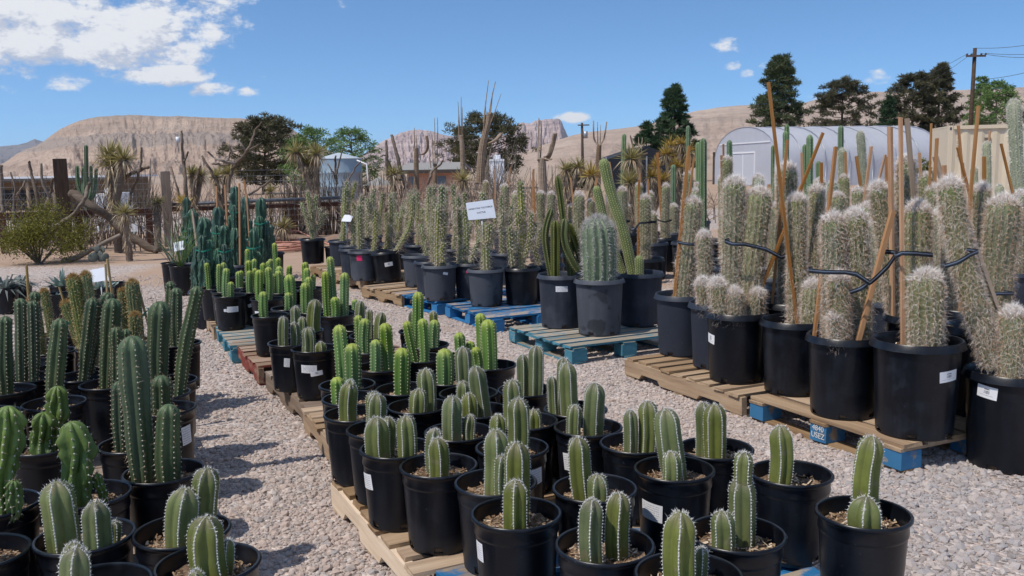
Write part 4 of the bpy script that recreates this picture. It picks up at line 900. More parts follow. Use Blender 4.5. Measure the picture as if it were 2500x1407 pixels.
Bq('S', (1040, 840), [(1021, 713, 28, 1018, 0), (1062, 781, 27, 1060, .02)], 'tallest torch cactus of the bright group, rising over the gravel walk')
Bq('F', (1025, 806), [(1006, 760, 20, 1006), (1057, 760, 22, 1055)], 'two grey green cacti behind the tallest torch cactus')
Bq('F', (905, 818), [(933, 763, 29, 928, .02), (902, 756, 17, 902, -.02)], 'round shouldered grey cactus and a slim one beside the walk')
Bq('F', (870, 800), [(881, 735, 24, 882, -.02), ], 'single grey green cactus behind the small torch pair')
Bq('S', (905, 852), [(874, 770, 20, 878, -.02), (892, 778, 28, 892, .03)], 'torch cactus pair in front of the grey green cacti')
Bq('F', (757, 846), [(740, 798, 33, 741, .03), (770, 832, 28, 770, .03)], 'cactus with low dome in the pot with two overlapping labels', lab=[(741, 898, 38, 20, -.03, 'L'), (759, 909, 30, 12, .12, 'B')])
Bq('F', (720, 837), [(702, 776, 26, 702, .02), (728, 790, 24, 730, -.02)], 'cactus pot tucked behind the one with two labels', lab=[(709, 888, 14, 22, -.1, 'L')])
Bq('F', (738, 806), [(721, 748, 25, 722, 0), (770, 732, 34, 773, .02), (737, 775, 22, 740, .04)], 'largest grey green cactus over the red pallet')
Bq('S', (660, 768), [(643, 712, 22, 646, .02)], 'lone short torch cactus in the pot between blue and red pallets')
Bq('S', (818, 765), [(791, 662, 20, 797, -.01), (802, 626, 19, 815, -.05), (813, 724, 23, 815, .06), (838, 665, 22, 838, .0)], 'tall four stemmed torch cactus beside the gravel walk')
Bq('S', (846, 752), [(860, 732, 17, 860, .02)], 'little torch cactus right of the tall four stemmed one')
Bq('S', (712, 752), [(712, 671, 27, 716, -.01), (710, 715, 20, 710, .06)], 'thick torch cactus with a low pup behind the grey green ones')
Bq('S', (765, 758), [(747, 690, 23, 748, .03), (755, 676, 18, 757, -.04)], 'pair of torch cacti left of the tall four stemmed one')
Bq('S', (752, 703), [(745, 640, 17, 746), (749, 654, 17, 750, .05), (766, 671, 13, 766, .02)], 'three torch stems seen against the gravel of the walk')
Bq('S', (561, 720), [(553, 655, 17, 552, 0), (564, 688, 16, 564, .05)], 'torch cactus in the front left pot with a wide white label', lab=[(566, 756, 27, 14, 0, 'L'), (552, 758, 14, 7, 0, 'B')])
Bq('S', (553, 708), [(534, 644, 11, 536), (545, 640, 13, 547, -.03)], 'two slim torch stems behind the wide labelled pot', lab=[(528, 748, 8, 16, 0, 'L')])
Bq('S', (545, 702), [(524, 642, 12, 530, .02)], 'thin torch stem at the far left end of the middle row')
Bq('S', (622, 710), [(608, 661, 13, 609, .02), (622, 655, 13, 623)], 'two short torch stems in the pot with a slanted label', lab=[(611, 745, 16, 8, .3, 'L')])
Bq('S', (590, 698), [(570, 663, 14, 571, .02), (577, 661, 13, 578, 0), (595, 636, 16, 597, -.03)], 'cluster of three torch stems behind the labelled pots')
Bq('S', (652, 728), [(633, 659, 20, 635, .02), (655, 652, 19, 655, 0)], 'even pair of torch stems over the blue pallet', lab=[(627, 765, 10, 12, 0, 'L')])
Bq('S', (690, 712), [(680, 661, 18, 680, .03), (682, 650, 17, 684, -.02), (667, 669, 12, 668, .05)], 'torch cluster left of the thick one with a low pup')
Bq('S', (612, 684), [(604, 608, 11, 605, -.02), (622, 632, 14, 622, .02)], 'dark tall torch stem in front of the twisted cacti')
Bq('S', (650, 690), [(643, 643, 14, 644, .02), (656, 638, 12, 657), (662, 633, 13, 662, -.03)], 'three crowded torch stems towards the back of the row')
Bq('S', (684, 680), [(670, 593, 12, 674, -.01), (680, 629, 14, 680, .03)], 'slimmest and tallest torch stem at the back of the row')
Bq('S', (706, 690), [(700, 648, 14, 700)], 'single back torch stem nearest the gravel')
relax(rowB)
# ---- left block
rowA = []
def Aq(k, c, stems, label, pot='P5', z=PZ, **kw): rowA.append(mkitem(k, pot, c, z, stems, label, **kw))
Aq('F', (488, 1372), [(484, 1261, 88, 500, .02), (540, 1316, 34, 534, -.04), (456, 1392, 44, 458, .09)], 'cluster of white edged cacti at the lower left by the gravel')
Aq('F', (430, 1297), [(440, 1195, 80, 428, .02), (492, 1147, 66, 482, -.03)], 'yellow tipped cactus and a scorched one overlapping, lower left')
Aq('F', (208, 1307), [(136, 1177, 84, 162, .0), (233, 1226, 70, 246, .06), (280, 1275, 30, 278, -.02)], 'left leaning thick cactus with an upright one, lower left')
Aq('F', (250, 1425), [(205, 1334, 74, 215, .06), (197, 1322, 60, 200, -.03)], 'cactus rising from below the bottom edge at lower left')
Aq('F', (-40, 1345), [(-70, 1250, 60, -70)], 'pot of bare mulch cut by the left edge at the bottom')
Aq('M', (-10, 1228), [(26, 991, 64, 28, .03), (40, 1172, 34, 36, .08)], 'lumpy yellow green cactus with a small arm at the left edge')
Aq('M', (213, 1203), [(174, 1029, 80, 200, .02), (236, 1155, 26, 250, -.02)], 'lumpy bright green cactus in the pot behind the leaning thick one')
Aq('C', (394, 1150), [(317, 821, 72, 344, 0), (407, 988, 58, 408, .03)], 'big blue green column with a waisted smaller stem, front of the left block', ties=[])
Aq('C', (330, 1080), [(292, 930, 40, 300, -.03)], 'column half hidden behind the biggest column')
Aq('M', (110, 1085), [(107, 1007, 62, 108, .04), (140, 943, 48, 150, -.02)], 'dark lumpy cactus with a bent second stem', lab=[])
Aq('C', (400, 995), [(394, 917, 54, 396, .02)], 'short column in the pot with a label facing the gravel', lab=[(447, 1068, 22, 48, .1, 'L')])
Aq('C', (392, 958), [(484, 699, 34, 436, 0)], 'long column leaning out over the gravel')
Aq('C', (412, 928), [(392, 736, 52, 386, .02)], 'straight thick column left of the long leaning one')
Aq('C', (265, 935), [(276, 729, 46, 262, 0), (284, 798, 28, 285, .05), (308, 803, 27, 300, .03)], 'tall column with two lower shoulders in the open pot')
Aq('C', (162, 921), [(190, 730, 33, 165, .02), ([(178, 915), (198, 820), (230, 717)], 34, -.03)], 'column with a side arm branching to the right', lab=[(210, 896, 24, 18, .2, 'L')])
Aq('C', (20, 1000), [(22, 785 + 46, 50, 20, .03)], 'blunt column cut by the left edge')
Aq('C', (82, 990), [(98, 783, 42, 78, .03)], 'slightly leaning column right of the blunt edge column')
Aq('C', (40, 940), [(41, 765, 35, 45, 0)], 'dusty column behind the blunt edge column')
Aq('C', (85, 925), [(62, 732, 32, 66, .0), (93, 738, 28, 96, .03)], 'twin columns at the left, nearly equal in height')
Aq('C', (80, 885), [(86, 712, 28, 86)], 'rear left column against the pale gravel')
Aq('G', (172, 853), [(126, 726, 30, 145, .02), ], 'green column with green tie leaning left', ties=[([(114, 760), (124, 757), (140, 751)], .06, .008, M_GTIE)], stakes=[(113, 645, 119, 740, 6.5, .03, W_STAKE3)])
Aq('G', (240, 848), [(153, 736, 27, 200, .0), (188, 694, 31, 215, .03)], 'golden column with a green tie at mid height', ties=[([(140, 788), (154, 789), (168, 787)], .07, .008, M_GTIE)], stakes=[(140, 700, 152, 740, 5, 0, W_STAKE3)])
Aq('G', (255, 882), [(177, 673, 31, 215, .0), (208, 667, 27, 235, -.03)], 'two rusty crowned golden columns in front of the paper sign', stakes=[(262, 633, 279, 705, 6.5, .04, W_STAKE3), (257, 645, 262, 720, 5.5, .06, W_STAKE3)])
Aq('G', (318, 838), [(298, 690, 33, 315, .02), (275, 712, 22, 290, -.02)], 'tallest golden column tied to a stake right of the paper sign', stakes=[(318, 720, 345, 825, 6, -.02, W_STAKE3), (244, 742, 256, 838, 6, .05, W_STAKE3)], ties=[([(322, 778), (332, 772), (338, 764)], .0, .008, M_GTIE)])
Aq('G', (360, 845), [(355, 757, 25, 358)], 'short yellow bristled column beside the thick straight one')
Aq('C', (395, 842), [(391, 707, 31, 392, .03), (376, 691, 25, 378, -.04)], 'rear right columns, one golden and one green', lab=[])
Aq('G', (150, 815), [(107, 708, 20, 130)], 'rear golden tip between the left columns')
relax(rowA)
# ---- toothpick cacti on the right hand pallets, far end first
rowC = []
def Cq(k, pot, c, stems, label, z=PZ, **kw): rowC.append(mkitem(k, pot, c, z, stems, label, **kw))
Cq('T', 'T', (777, 582), [([(778, 585), (777, 540), (787, 476)], 15, 0), ([(776, 560), (772, 520), (766, 468)], 13, .03), ([(773, 562), (762, 530), (750, 494)], 12, .05), ([(782, 570), (800, 540), (812, 520)], 10, 0)], 'toothpick cactus with four arms at the far end of the row', pm=0)
Cq('T', 'SM', (796, 603), [([(800, 606), (812, 590), (822, 565)], 9, 0)], 'small pot with one thin toothpick stem', pm=0)
Cq('T', 'T', (833, 586), [(843, 458, 16, 838, .02), ([(850, 510), (860, 480), (868, 444)], 12, -.02)], 'straight toothpick cactus behind the small blank sign', pm=1)
Cq('T', 'T', (862, 597), [(864, 500, 13, 862), ([(866, 540), (874, 510), (886, 478)], 12, 0)], 'toothpick pot that the small blank sign stands in', pm=1, lab=[(849, 625, 6, 9, 0, 'L')])
Cq('T', 'T', (872, 606), [(886, 502, 16, 888, .03), (892, 480, 12, 892, -.05)], 'toothpick cactus left of the pink dotted pot', pm=1)
Cq('T', 'T', (893, 611), [(921, 510, 15, 921, .03), ([(918, 560), (915, 520), (917, 472)], 14, 0), ([(905, 580), (900, 520), (922, 460)], 12, -.03)], 'toothpick cactus in the pot with a pink dot', pm=2, lab=[(883, 630, 13, 13, 0, 'P')])
Cq('T', 'T', (920, 606), [(941, 475, 12, 938), (930, 520, 14, 930, .04)], 'toothpick pot between the pink dot and the tilted one', pm=1)
Cq('T', 'T', (945, 613), [([(962, 618), (982, 585), (1002, 550), (1006, 478)], 16, .05), ([(990, 580), (992, 530), (1003, 470)], 14, -.04)], 'toothpick cactus leaning out of a tilted pot with labels', pm=0, ty=-.10, lab=[(950, 645, 20, 10, .05, 'B'), (931, 643, 12, 9, .3, 'W')])
Cq('T', 'T', (1020, 622), [([(1044, 626), (1035, 590), (1027, 546)], 15, .04), ([(1046, 600), (1044, 540), (1048, 456)], 14, -.03)], 'toothpick cactus with curved stem in a water stained pot', pm=2)
Cq('T', 'T', (1052, 636), [(1062, 480, 14, 1058)], 'toothpick pot wedged behind the stained pots', pm=1)
Cq('T', 'T', (1083, 645), [(1083, 498, 19, 1080, .05), (1089, 452, 19, 1092, -.02), ([(1092, 640), (1088, 615), (1094, 590)], 14, .09)], 'dense toothpick columns in the stained pot left of the pink tag', pm=2, lab=[(1097, 665, 12, 6, -.2, 'W')])
Cq('T', 'T', (1139, 641), [(1123, 512, 16, 1126, .04), ([(1120, 636), (1116, 620), (1122, 606)], 16, .1), (1108, 480, 14, 1110, -.05)], 'toothpick cactus in the pot with a pink tag on its rim', pm=1, lab=[(1133, 641, 11, 6, .2, 'P')])
Cq('T', 'T', (1196, 655), [([(1198, 660), (1196, 600), (1194, 540)], 24, .03), ([(1158, 640), (1168, 610), (1180, 585)], 12, .03), (1187, 468, 15, 1190, -.06)], 'thick based toothpick cactus in the grey pot holding the big sign', pm=2)
Cq('T', 'T', (1268, 652), [([(1246, 650), (1240, 600), (1238, 552)], 20, .05), (1264, 442, 22, 1268, -.02), ([(1275, 630), (1290, 580), (1292, 520)], 14, .03)], 'tall yellowish toothpick column beside the big sign', pm=0)
Cq('T', 'T', (1330, 645), [([(1315, 648), (1300, 610), (1275, 555)], 15, .02)], 'leaning toothpick cactus left of the dark candelabra', pm=1)
Cq('T', 'T', (960, 592), [(985, 500, 13, 975), (1000, 470, 13, 992), (968, 520, 12, 966, .05)], 'second rank toothpick cactus above the tilted pot', pm=1)
Cq('T', 'T', (1022, 596), [(1031, 508, 13, 1030), (1060, 455, 12, 1050), (1018, 470, 12, 1020, -.03)], 'second rank toothpick cactus over the curved stem', pm=1)
Cq('T', 'T', (1108, 606), [(1150, 516, 13, 1130), (1135, 470, 14, 1128), (1105, 450, 13, 1108)], 'second rank toothpick cactus left of the big sign', pm=1)
Cq('T', 'T', (1172, 610), [(1168, 500, 14, 1168), (1215, 520, 13, 1195)], 'toothpick cactus right behind the big sign', pm=1)
Cq('T', 'T', (1236, 616), [(1225, 478, 14, 1228), (1248, 500, 13, 1245), (1262, 560, 16, 1256, .05)], 'second rank toothpick cactus right of the big sign', pm=1)
Cq('T', 'T', (905, 574), [(905, 480, 12, 905), (935, 470, 12, 925), (885, 500, 11, 892)], 'rear toothpick cactus behind the pink dotted pot', pm=1)
Cq('T', 'T', (985, 568), [(960, 468, 11, 968), (1012, 462, 11, 1004), (990, 490, 11, 990, .04)], 'rear toothpick cactus behind the tilted pot', pm=1)
Cq('T', 'T', (1075, 574), [(1075, 470, 11, 1075), (1090, 460, 11, 1088)], 'rear toothpick cactus towards the brick shed', pm=1)
# ---- three big pots on the blue pallet
Cq('E', 'U', (1370, 668), [([(1344, 672), (1331, 600), (1330, 560), (1346, 510)], 17, .04), (1356, 538, 24, 1356, .1), ([(1412, 662), (1398, 640), (1374, 590), (1379, 534)], 24, .1), ([(1378, 560), (1370, 490), (1361, 430)], 17, .02), ([(1420, 640), (1405, 590), (1388, 545)], 20, .02), (1392, 585, 22, 1396, 0)], 'dark candelabra cactus with crooked arms on the blue pallet', pm=1, lab=[(1371, 706, 30, 14, 0, 'L')])
Cq('B', 'U', (1463, 679), [(1458, 531, 84, 1463, .0)], 'fat grey spined barrel cactus in the faded front pot', pm=2)
Cq('N', 'U', (1562, 664), [([(1545, 670), (1522, 560), (1490, 470), (1472, 388)], 25, .03), ([(1520, 668), (1480, 560), (1455, 454)], 21, -.05), (1560, 624, 20, 1562, .1)], 'long slender green cactus bending out of the blue pallet pot', pm=1)
# ---- woolly cacti, front rank
STK = W_STAKE
Cq('O', 'O2', (1666, 716), [(1692, 487, 54, 1668, .04), (1662, 640, 30, 1690, -.08)], 'pale woolly column leaning beside a stake in the first tub', pm=1, stakes=[(1682, 357, 1647, 717, 10, .05, STK)], ties=[([(1655, 592), (1680, 596), (1711, 596)], .12, .021, M_STRAP)])
Cq('O', 'O2', (1758, 738), [(1722, 572, 42, 1725, -.03), (1718, 686, 44, 1720, .12), (1808, 640, 50, 1800, -.14)], 'woolly tub behind the one with three white balls', pm=1)
Cq('O', 'O2', (1813, 756), [(1762, 684, 54, 1766, .10), (1806, 706, 52, 1806, .13), (1864, 708, 46, 1860, .10), (1807, 437, 66, 1800, -.03), (1869, 462, 74, 1836, .0)], 'tub with three white woolly balls before two tall columns', pm=0, lab=[(1751, 826, 16, 24, -.1, 'B')], ties=[([(1784, 588), (1800, 594), (1830, 594), (1880, 606), (1918, 626), (1968, 608)], .13, .023, M_STRAP)], stakes=[(2021, 325, 1871, 703, 9, .04, STK)])
Cq('O', 'O2', (1940, 778), [(1985, 690, 62, 1977, .06), (1946, 480, 54, 1946, -.12)], 'short green woolly cactus in the tub left of the crossed straps', pm=0, stakes=[(1876, 201, 1937, 716, 9, -.06, STK)])
Cq('O', 'O2', (2062, 815), [(2034, 527, 68, 2034, .0), (2087, 518, 68, 2100, .02), (2047, 672, 60, 2046, .12), (2038, 768, 42, 2040, .12)], 'woolly cluster bound by crossed straps and slanting stakes', pm=0, stakes=[(2041, 358, 1981, 700, 10, -.05, STK), (2180, 514, 2098, 822, 14, .13, STK)],
   ties=[([(1976, 661), (2010, 664), (2060, 664), (2085, 668), (2118, 690), (2140, 672), (2165, 650), (2190, 618)], .17, .023, M_STRAP), ([(2075, 714), (2098, 702), (2122, 688)], .18, .023, M_STRAP, 1)])
Cq('O', 'O', (2240, 826), [(2262, 664, 96, 2262, .07), (2240, 500, 78, 2238, -.08)], 'round headed woolly cactus in the front tub with a bar code tag', pm=0, lab=[(2311, 913, 38, 28, .08, 'B')], stakes=[(2199, 287, 2204, 830, 10.5, .03, STK)], ties=[([(2188, 625), (2196, 617), (2230, 618), (2277, 623)], .06, .023, M_STRAP)])
Cq('O', 'O', (2472, 902), [([(2430, 895), (2395, 800), (2350, 640), (2316, 442)], 70, .0), (2472, 757, 70, 2466, .08)], 'woolly cactus leaning left out of the tub on the gravel', pm=0, z=0.0, lab=[(2422, 966, 46, 32, -.1, 'B')], stakes=[(2356, 527, 2440, 765, 13, .0, W_STAKE2)], ties=[([(2308, 650), (2330, 640), (2360, 622), (2388, 614)], .12, .021, M_STRAP)])
Cq('O', 'O', (2405, 792), [(2444, 483, 90, 2412, 0)], 'white crowned woolly giant near the right edge', pm=0, ties=[([(2390, 722), (2420, 714), (2466, 716)], .14, .020, M_STRAP)])
Cq('O', 'O', (2262, 768), [(2149, 452, 54, 2170, -.05), (2219, 388, 52, 2215, -.1)], 'grey woolly pair behind the round headed one', pm=0, stakes=[(2180, 309, 2144, 620, 11, .05, STK), (2221, 289, 2241, 520, 12, 0, W_STAKE2)])
Cq('O', 'O', (1915, 735), [(1902, 404, 60, 1905, 0), (1977, 461, 42, 1970, .05)], 'pink tinged woolly column behind the crossing stakes', pm=0, stakes=[(1905, 342, 1885, 520, 9, .1, STK)])
Cq('O', 'O', (2350, 748), [(2396, 457, 50, 2390, 0), (2314, 470, 50, 2320, -.1)], 'brown woolly column behind the leaning one', pm=0, stakes=[(2389, 258, 2362, 560, 9, .1, STK)])
relax(rowC, .93)
# ---- woolly cacti and columns further back: depth from their girth
far = []
def Fq(k, tx, ty, wpx, label, girth=None, stakes=(), z=0.0, bx=None, pot=None, ties=()):
    g = girth or {'O': .165, 'V': .085, 'W': .11, 'H': .14, 'G': .09}[k]
    d = F * g / wpx; Y = d * .995; b = yp(tx if bx is None else bx, ty, Y); pot = pot or ('T' if k != 'O' else 'O')
    hh = POT[pot][1]; lo, hi = ty, 1300
    for y in range(int(ty), 1400, 2):
        if yp(tx if bx is None else bx, y, Y)[2] <= z + hh: break
    it = mkitem(k, pot, (tx if bx is None else bx, y), z, [(tx, ty, wpx, tx if bx is None else bx, 0)], label, pm=int(rng.integers(0, 2)))
    if k == 'O' and not stakes and rng.random() < .75:
        sx = tx + rng.uniform(-.5, .5) * wpx; up_ = rng.uniform(25, 105) * (wpx / 34) ** .5; stakes = [(sx + rng.normal(0, 9), ty - up_, sx, ty + wpx * 3, max(4.5, wpx * .19))]
    it['p'] = np.array([b[0], Y, z]); it['stakes'] = [s + (0.0, STK) if len(s) == 5 else s for s in stakes]; it['ties'] = list(ties); far.append(it)
Fq('O', 1413, 474, 34, 'bushy woolly top left of the slender bending cactus', stakes=[(1393, 434, 1404, 540, 5)])
Fq('O', 1519, 461, 32, 'woolly column just right of the slender bending cactus', stakes=[(1488, 395, 1505, 496, 5)], ties=[([(1505, 548), (1520, 544), (1538, 540)], .1, .020, M_STRAP)])
Fq('O', 1574, 479, 36, 'dotted woolly column with a drooping black strap', ties=[([(1546, 566), (1560, 545), (1602, 542)], .12, .023, M_STRAP)])
Fq('O', 1602, 470, 26, 'greyish woolly column between the strap and the stake')
Fq('O', 1625, 452, 28, 'tufted woolly column behind a straight stake', stakes=[(1605, 373, 1620, 611, 8)], ties=[([(1604, 538), (1622, 542), (1640, 538)], .1, .020, M_STRAP)])
Fq('O', 1680, 421, 30, 'rear woolly column behind the first tub')
Fq('O', 1706, 470, 22, 'small woolly tip beside the first tub column')
Fq('O', 1730, 463, 34, 'woolly column with a dark band, left of the brown tall one', ties=[([(1714, 528), (1730, 526), (1750, 524)], .1, .023, M_STRAP)], stakes=[(1728, 382, 1717, 466, 6)])
Fq('O', 1743, 386, 34, 'white bearded column rising at the greenhouse end', stakes=[(1729, 380, 1732, 500, 6)])
Fq('O', 1320, 469, 25, 'woolly top beside the yellowish toothpick column', stakes=[(1303, 413, 1286, 540, 6.5), (1302, 417, 1307, 586, 6)])
Fq('O', 1346, 471, 26, 'woolly top right behind the candelabra')
Fq('O', 1232, 452, 24, 'woolly top above the big sign', stakes=[(1246, 408, 1238, 497, 4)])
Fq('O', 1186, 443, 18, 'small woolly top left of the big sign', stakes=[(1209, 413, 1211, 469, 5)])
Fq('O', 1439, 488, 22, 'woolly column hidden behind the barrel cactus', stakes=[(1453, 435, 1438, 530, 7.5)])
Fq('O', 1390, 501, 22, 'brown woolly column over the candelabra arm')
Fq('O', 2045, 474, 42, 'yellow topped woolly dome between two stakes', stakes=[(2127, 358, 2109, 505, 8)])
Fq('O', 2088, 461, 40, 'grey woolly dome under a slanting stake', stakes=[(2083, 382, 2114, 452, 8)])
Fq('O', 2000, 440, 36, 'thin haired woolly column by the crossing stakes', stakes=[(1957, 373, 1959, 444, 7)])
Fq('O', 1850, 430, 34, 'rear woolly head between the two tall columns', stakes=[(1918, 420, 1905, 470, 6)])
Fq('O', 1770, 520, 36, 'half shaded woolly column left of the brown tall one')
Fq('O', 1546, 500, 26, 'woolly stem behind the bending cactus')
Fq('O', 1655, 500, 26, 'woolly stem hidden by the orange stake')
Fq('O', 2280, 455, 44, 'woolly column behind the thin twin stakes', stakes=[(2274, 302, 2268, 496, 5.5), (2288, 338, 2281, 465, 8)])
Fq('O', 2120, 500, 48, 'woolly column among the straps right of the cluster', stakes=[(2166, 378, 2149, 444, 7)])
Fq('O', 2490, 470, 44, 'woolly column cut by the right edge', stakes=[(2444, 351, 2475, 479, 6.5)])
Fq('O', 1500, 482, 24, 'small woolly top beside the bending stem')
Fq('O', 1258, 470, 22, 'woolly stem behind the yellowish toothpick column')
Fq('O', 1366, 480, 22, 'woolly stem under the lumpy candelabra arm')
Fq('O', 1592, 520, 30, 'woolly column behind the tub rims left of the first stake')
Fq('O', 1800, 505, 40, 'shaded woolly column filling the gap behind the two tall columns')
Fq('O', 1893, 500, 44, 'woolly column between the two crossing stakes')
Fq('O', 1935, 540, 48, 'woolly column left of the strapped cluster')
Fq('O', 2005, 505, 44, 'woolly column peeping over the strapped cluster at its left')
Fq('O', 2140, 540, 54, 'woolly column right of the strapped cluster, behind the slanting stake')
Fq('O', 2190, 500, 50, 'woolly column behind the straight front stake')
Fq('O', 2290, 520, 54, 'woolly column between the round headed and the leaning one')
Fq('O', 2345, 560, 50, 'shaggy woolly column behind the weathered slanting stake')
Fq('O', 2425, 500, 48, 'woolly column left of the white crowned giant')
Fq('O', 1660, 450, 26, 'distant woolly tip left of the first tub')
Fq('O', 1765, 430, 30, 'distant woolly tip beside the bearded column')
Fq('O', 1925, 435, 32, 'distant woolly tip under the greenhouse door')
Fq('O', 2060, 430, 32, 'distant woolly tip under the silver hooked column')
Fq('O', 2185, 440, 36, 'distant woolly tip between upright stakes')
Fq('O', 2250, 425, 36, 'distant woolly tip before the bright shrub')
Fq('O', 1560, 450, 24, 'distant woolly tip right of the bending cactus')
Fq('O', 1480, 470, 22, 'distant woolly tip behind the bending cactus')
Fq('V', 1680, 307, 11, 'thin green column above the first tub', stakes=[])
Fq('V', 1644, 402, 13, 'short green column left of the first stake')
Fq('V', 1715, 338, 18, 'pale stout column before the green pine')
Fq('V', 1704, 347, 12, 'pale thin column beside the stout one')
Fq('V', 1781, 342, 15, 'green column in front of the greenhouse gable')
Fq('V', 1887, 355, 10, 'low green column at the greenhouse door')
Fq('V', 1918, 320, 14, 'green column left of the tallest one by the greenhouse')
Fq('V', 1944, 303, 13, 'tallest green column against the greenhouse roof')
Fq('V', 1942, 353, 13, 'green column standing close below the tallest one', bx=1946)
Fq('V', 1977, 329, 17, 'thick green column right of the tallest one')
Fq('V', 1966, 353, 11, 'narrow green column beside the thick one')
Fq('V', 2034, 307, 14, 'single green column above the slanting stake tops')
Fq('V', 2017, 393, 14, 'lower green column below the single one')
Fq('W', 2092, 322, 20, 'leaning silver column with flower buds on top', bx=2108, stakes=[])
Fq('W', 2065, 364, 20, 'silver column with a hooked bud')
Fq('W', 2409, 347, 19, 'silver column with red flowers before the container', stakes=[(2417, 320, 2404, 470, 5.5)])
Fq('W', 2367, 408, 18, 'short silver column before the container', stakes=[(2329, 307, 2338, 408, 6.5)])
Fq('W', 2475, 245, 30, 'tallest silver column at the right edge', bx=2492, girth=.12)
Fq('W', 2039, 444, 26, 'bristly short column with a yellow tip')
Fq('W', 1854, 437, 24, 'bristly column behind the brown tall woolly one')
Fq('W', 2440, 452, 20, 'low silver column right of the red flowered one', stakes=[(2338, 360, 2369, 483, 7)])
Fq('W', 2335, 440, 18, 'silver column by the grey plank stakes', stakes=[(2294, 382, 2316, 450, 14, 0, W_STAKE2)])
for (x, y, w_, l_, stk) in [(470, 510, 24, 'foremost left twisted cactus with a leaning stake', [(469, 515, 499, 698, 5, .2, W_STAKE2)]), (455, 482, 17, 'thin twisted cactus at the left of the dark clump', []), (497, 530, 32, 'broad twisted cactus behind the leaning stake', []), (532, 505, 27, 'twisted cactus left of the tallest dark one', [(528, 455, 530, 530, 5), (549, 452, 554, 540, 5)]),
                          (574, 455, 25, 'tallest dark twisted cactus', [(584, 448, 586, 634, 5, .16, W_STAKE)]), (602, 480, 22, 'twisted cactus right of the tallest dark one', [(598, 439, 606, 500, 5)]), (637, 482, 27, 'twisted cactus bound with green ties at the right', [(602, 474, 602, 560, 5)]), (655, 548, 22, 'outer right twisted cactus', [(621, 506, 634, 634, 5, .16, W_STAKE2)]), (556, 550, 28, 'low twisted cactus in the centre of the dark clump', []), (612, 560, 28, 'low twisted cactus at the right centre', [])]:
    Fq('H', x, y, w_, l_, girth=.128, pot='T', z=0.0, stakes=stk, ties=[([(x - w_ * .6, y + 45 + (x % 3) * 18), (x, y + 48 + (x % 3) * 18), (x + w_ * .6, y + 43 + (x % 3) * 18)], .1, .012, M_GTIE)])
for it in far:
    if it['k'] == 'H':
        q = it['p']; x, y0, w_ = it['stems'][0][0], it['stems'][0][1], it['stems'][0][2]
        it['stems'] += [(x - w_ * .42, y0 + 70, w_ * .8, x - w_ * .3, .06), (x + w_ * .45, y0 + 55, w_ * .75, x + w_ * .3, .05), (x + w_ * .05, y0 + 100, w_ * .9, x, .12), (x - w_ * .75, y0 + 125, w_ * .6, x - w_ * .6, .03), (x + w_ * .8, y0 + 105, w_ * .6, x + w_ * .6, .02), (x - w_ * .1, y0 + 45, w_ * .6, x + w_ * .1, .1)]
relax(far, .8)
for it in rowB + rowA + rowC + far: build(it)
# ------------------------------------------------------------------ plants behind
def blades(mb, c, n, L, w_, up, spread=1.0, droop=.0, lv=.25, vlo=0, vhi=1, base=0.0):
    """n narrow leaves from c; up = lowest / highest slant (sin of elevation)"""
    a = rng.random(n) * 6.283; e = np.arcsin(rng.uniform(up[0], up[1], n)); d = np.stack([np.cos(a) * np.cos(e), np.sin(a) * np.cos(e), np.sin(e)], 1)
    l = L * (1 + rng.normal(0, lv, n)).clip(.4, 1.6); sd = np.cross(d, [0, 0, 1.0]) + rng.normal(0, .3, (n, 3)); sd /= np.linalg.norm(sd, axis=1)[:, None]
    p0 = np.asarray(c, float) + d * base; p1 = p0 + d * l[:, None] * .55; p2 = p0 + d * l[:, None]; p2[:, 2] -= droop * l
    V = np.stack([p0 - sd * w_ * .6, p0 + sd * w_ * .6, p1 + sd * w_, p1 - sd * w_, p2], 1).reshape(-1, 3); o = np.arange(n)[:, None] * 5
    mb.put(V, np.concatenate([o, o + 1, o + 2, o + 3], 1), np.concatenate([o + 3, o + 2, o + 4], 1), v=np.repeat(vlo + (vhi - vlo) * rng.random(n), 5))
def yucca(label, heads, base, Y, R, trunk_w, skirt=True, name='yucca', green=None, Lk=1.0):
    """heads: list of photo spots of the rosettes, base: spot of the foot (or z)"""
    green = green or L_YUC
    hs = [yp(x, y, Y + rng.normal(0, .1)) for x, y in heads]; b = yp(base[0], base[1], Y); b[2] = max(b[2], 0) if base[1] < 900 else 0
    b[2] = 0.0
    t_ = thing(name, label, 'yucca', (b[0], b[1], 0))
    mb = MB()
    top = hs[0] - b
    for k, h in enumerate(hs):
        q = h - b; s0 = np.zeros(3) if k == 0 else top * .55
        pts_ = [s0, s0 * .5 + q * .5 + np.array([0, 0, -.05 if k else 0]), q]; mb.tube(chaikin(np.array(pts_)), trunk_w / 2, 8, rough=.08)
    ob('trunk', mb.mesh('trunk', W_DEAD), t_)
    for k, h in enumerate(hs):
        q = h - b; mb = MB(); blades(mb, q, 130, R * Lk, .012 * R / .35, (-.15, 1.0), base=R * .12); ob('leaf_rosette', mb.mesh('leaf_rosette', green), t_, kind='stuff')
        if skirt:
            mb = MB(); blades(mb, q, 90, R * .95, .011 * R / .35, (-.95, -.1), droop=.35, base=R * .08)
            n = int(q[2] / .10)
            for m_ in range(n):
                f = m_ / max(1, n); c = q * (1 - f * .85); c[2] = q[2] * (1 - f * .8)
                if k == 0: blades(mb, c, 26, R * (.8 - .25 * f), .010 * R / .35, (-1.0, -.72), droop=.1, base=trunk_w * .35)
            ob('dry_leaf_skirt', mb.mesh('dry_leaf_skirt', L_DRY), t_, kind='stuff')
    return t_
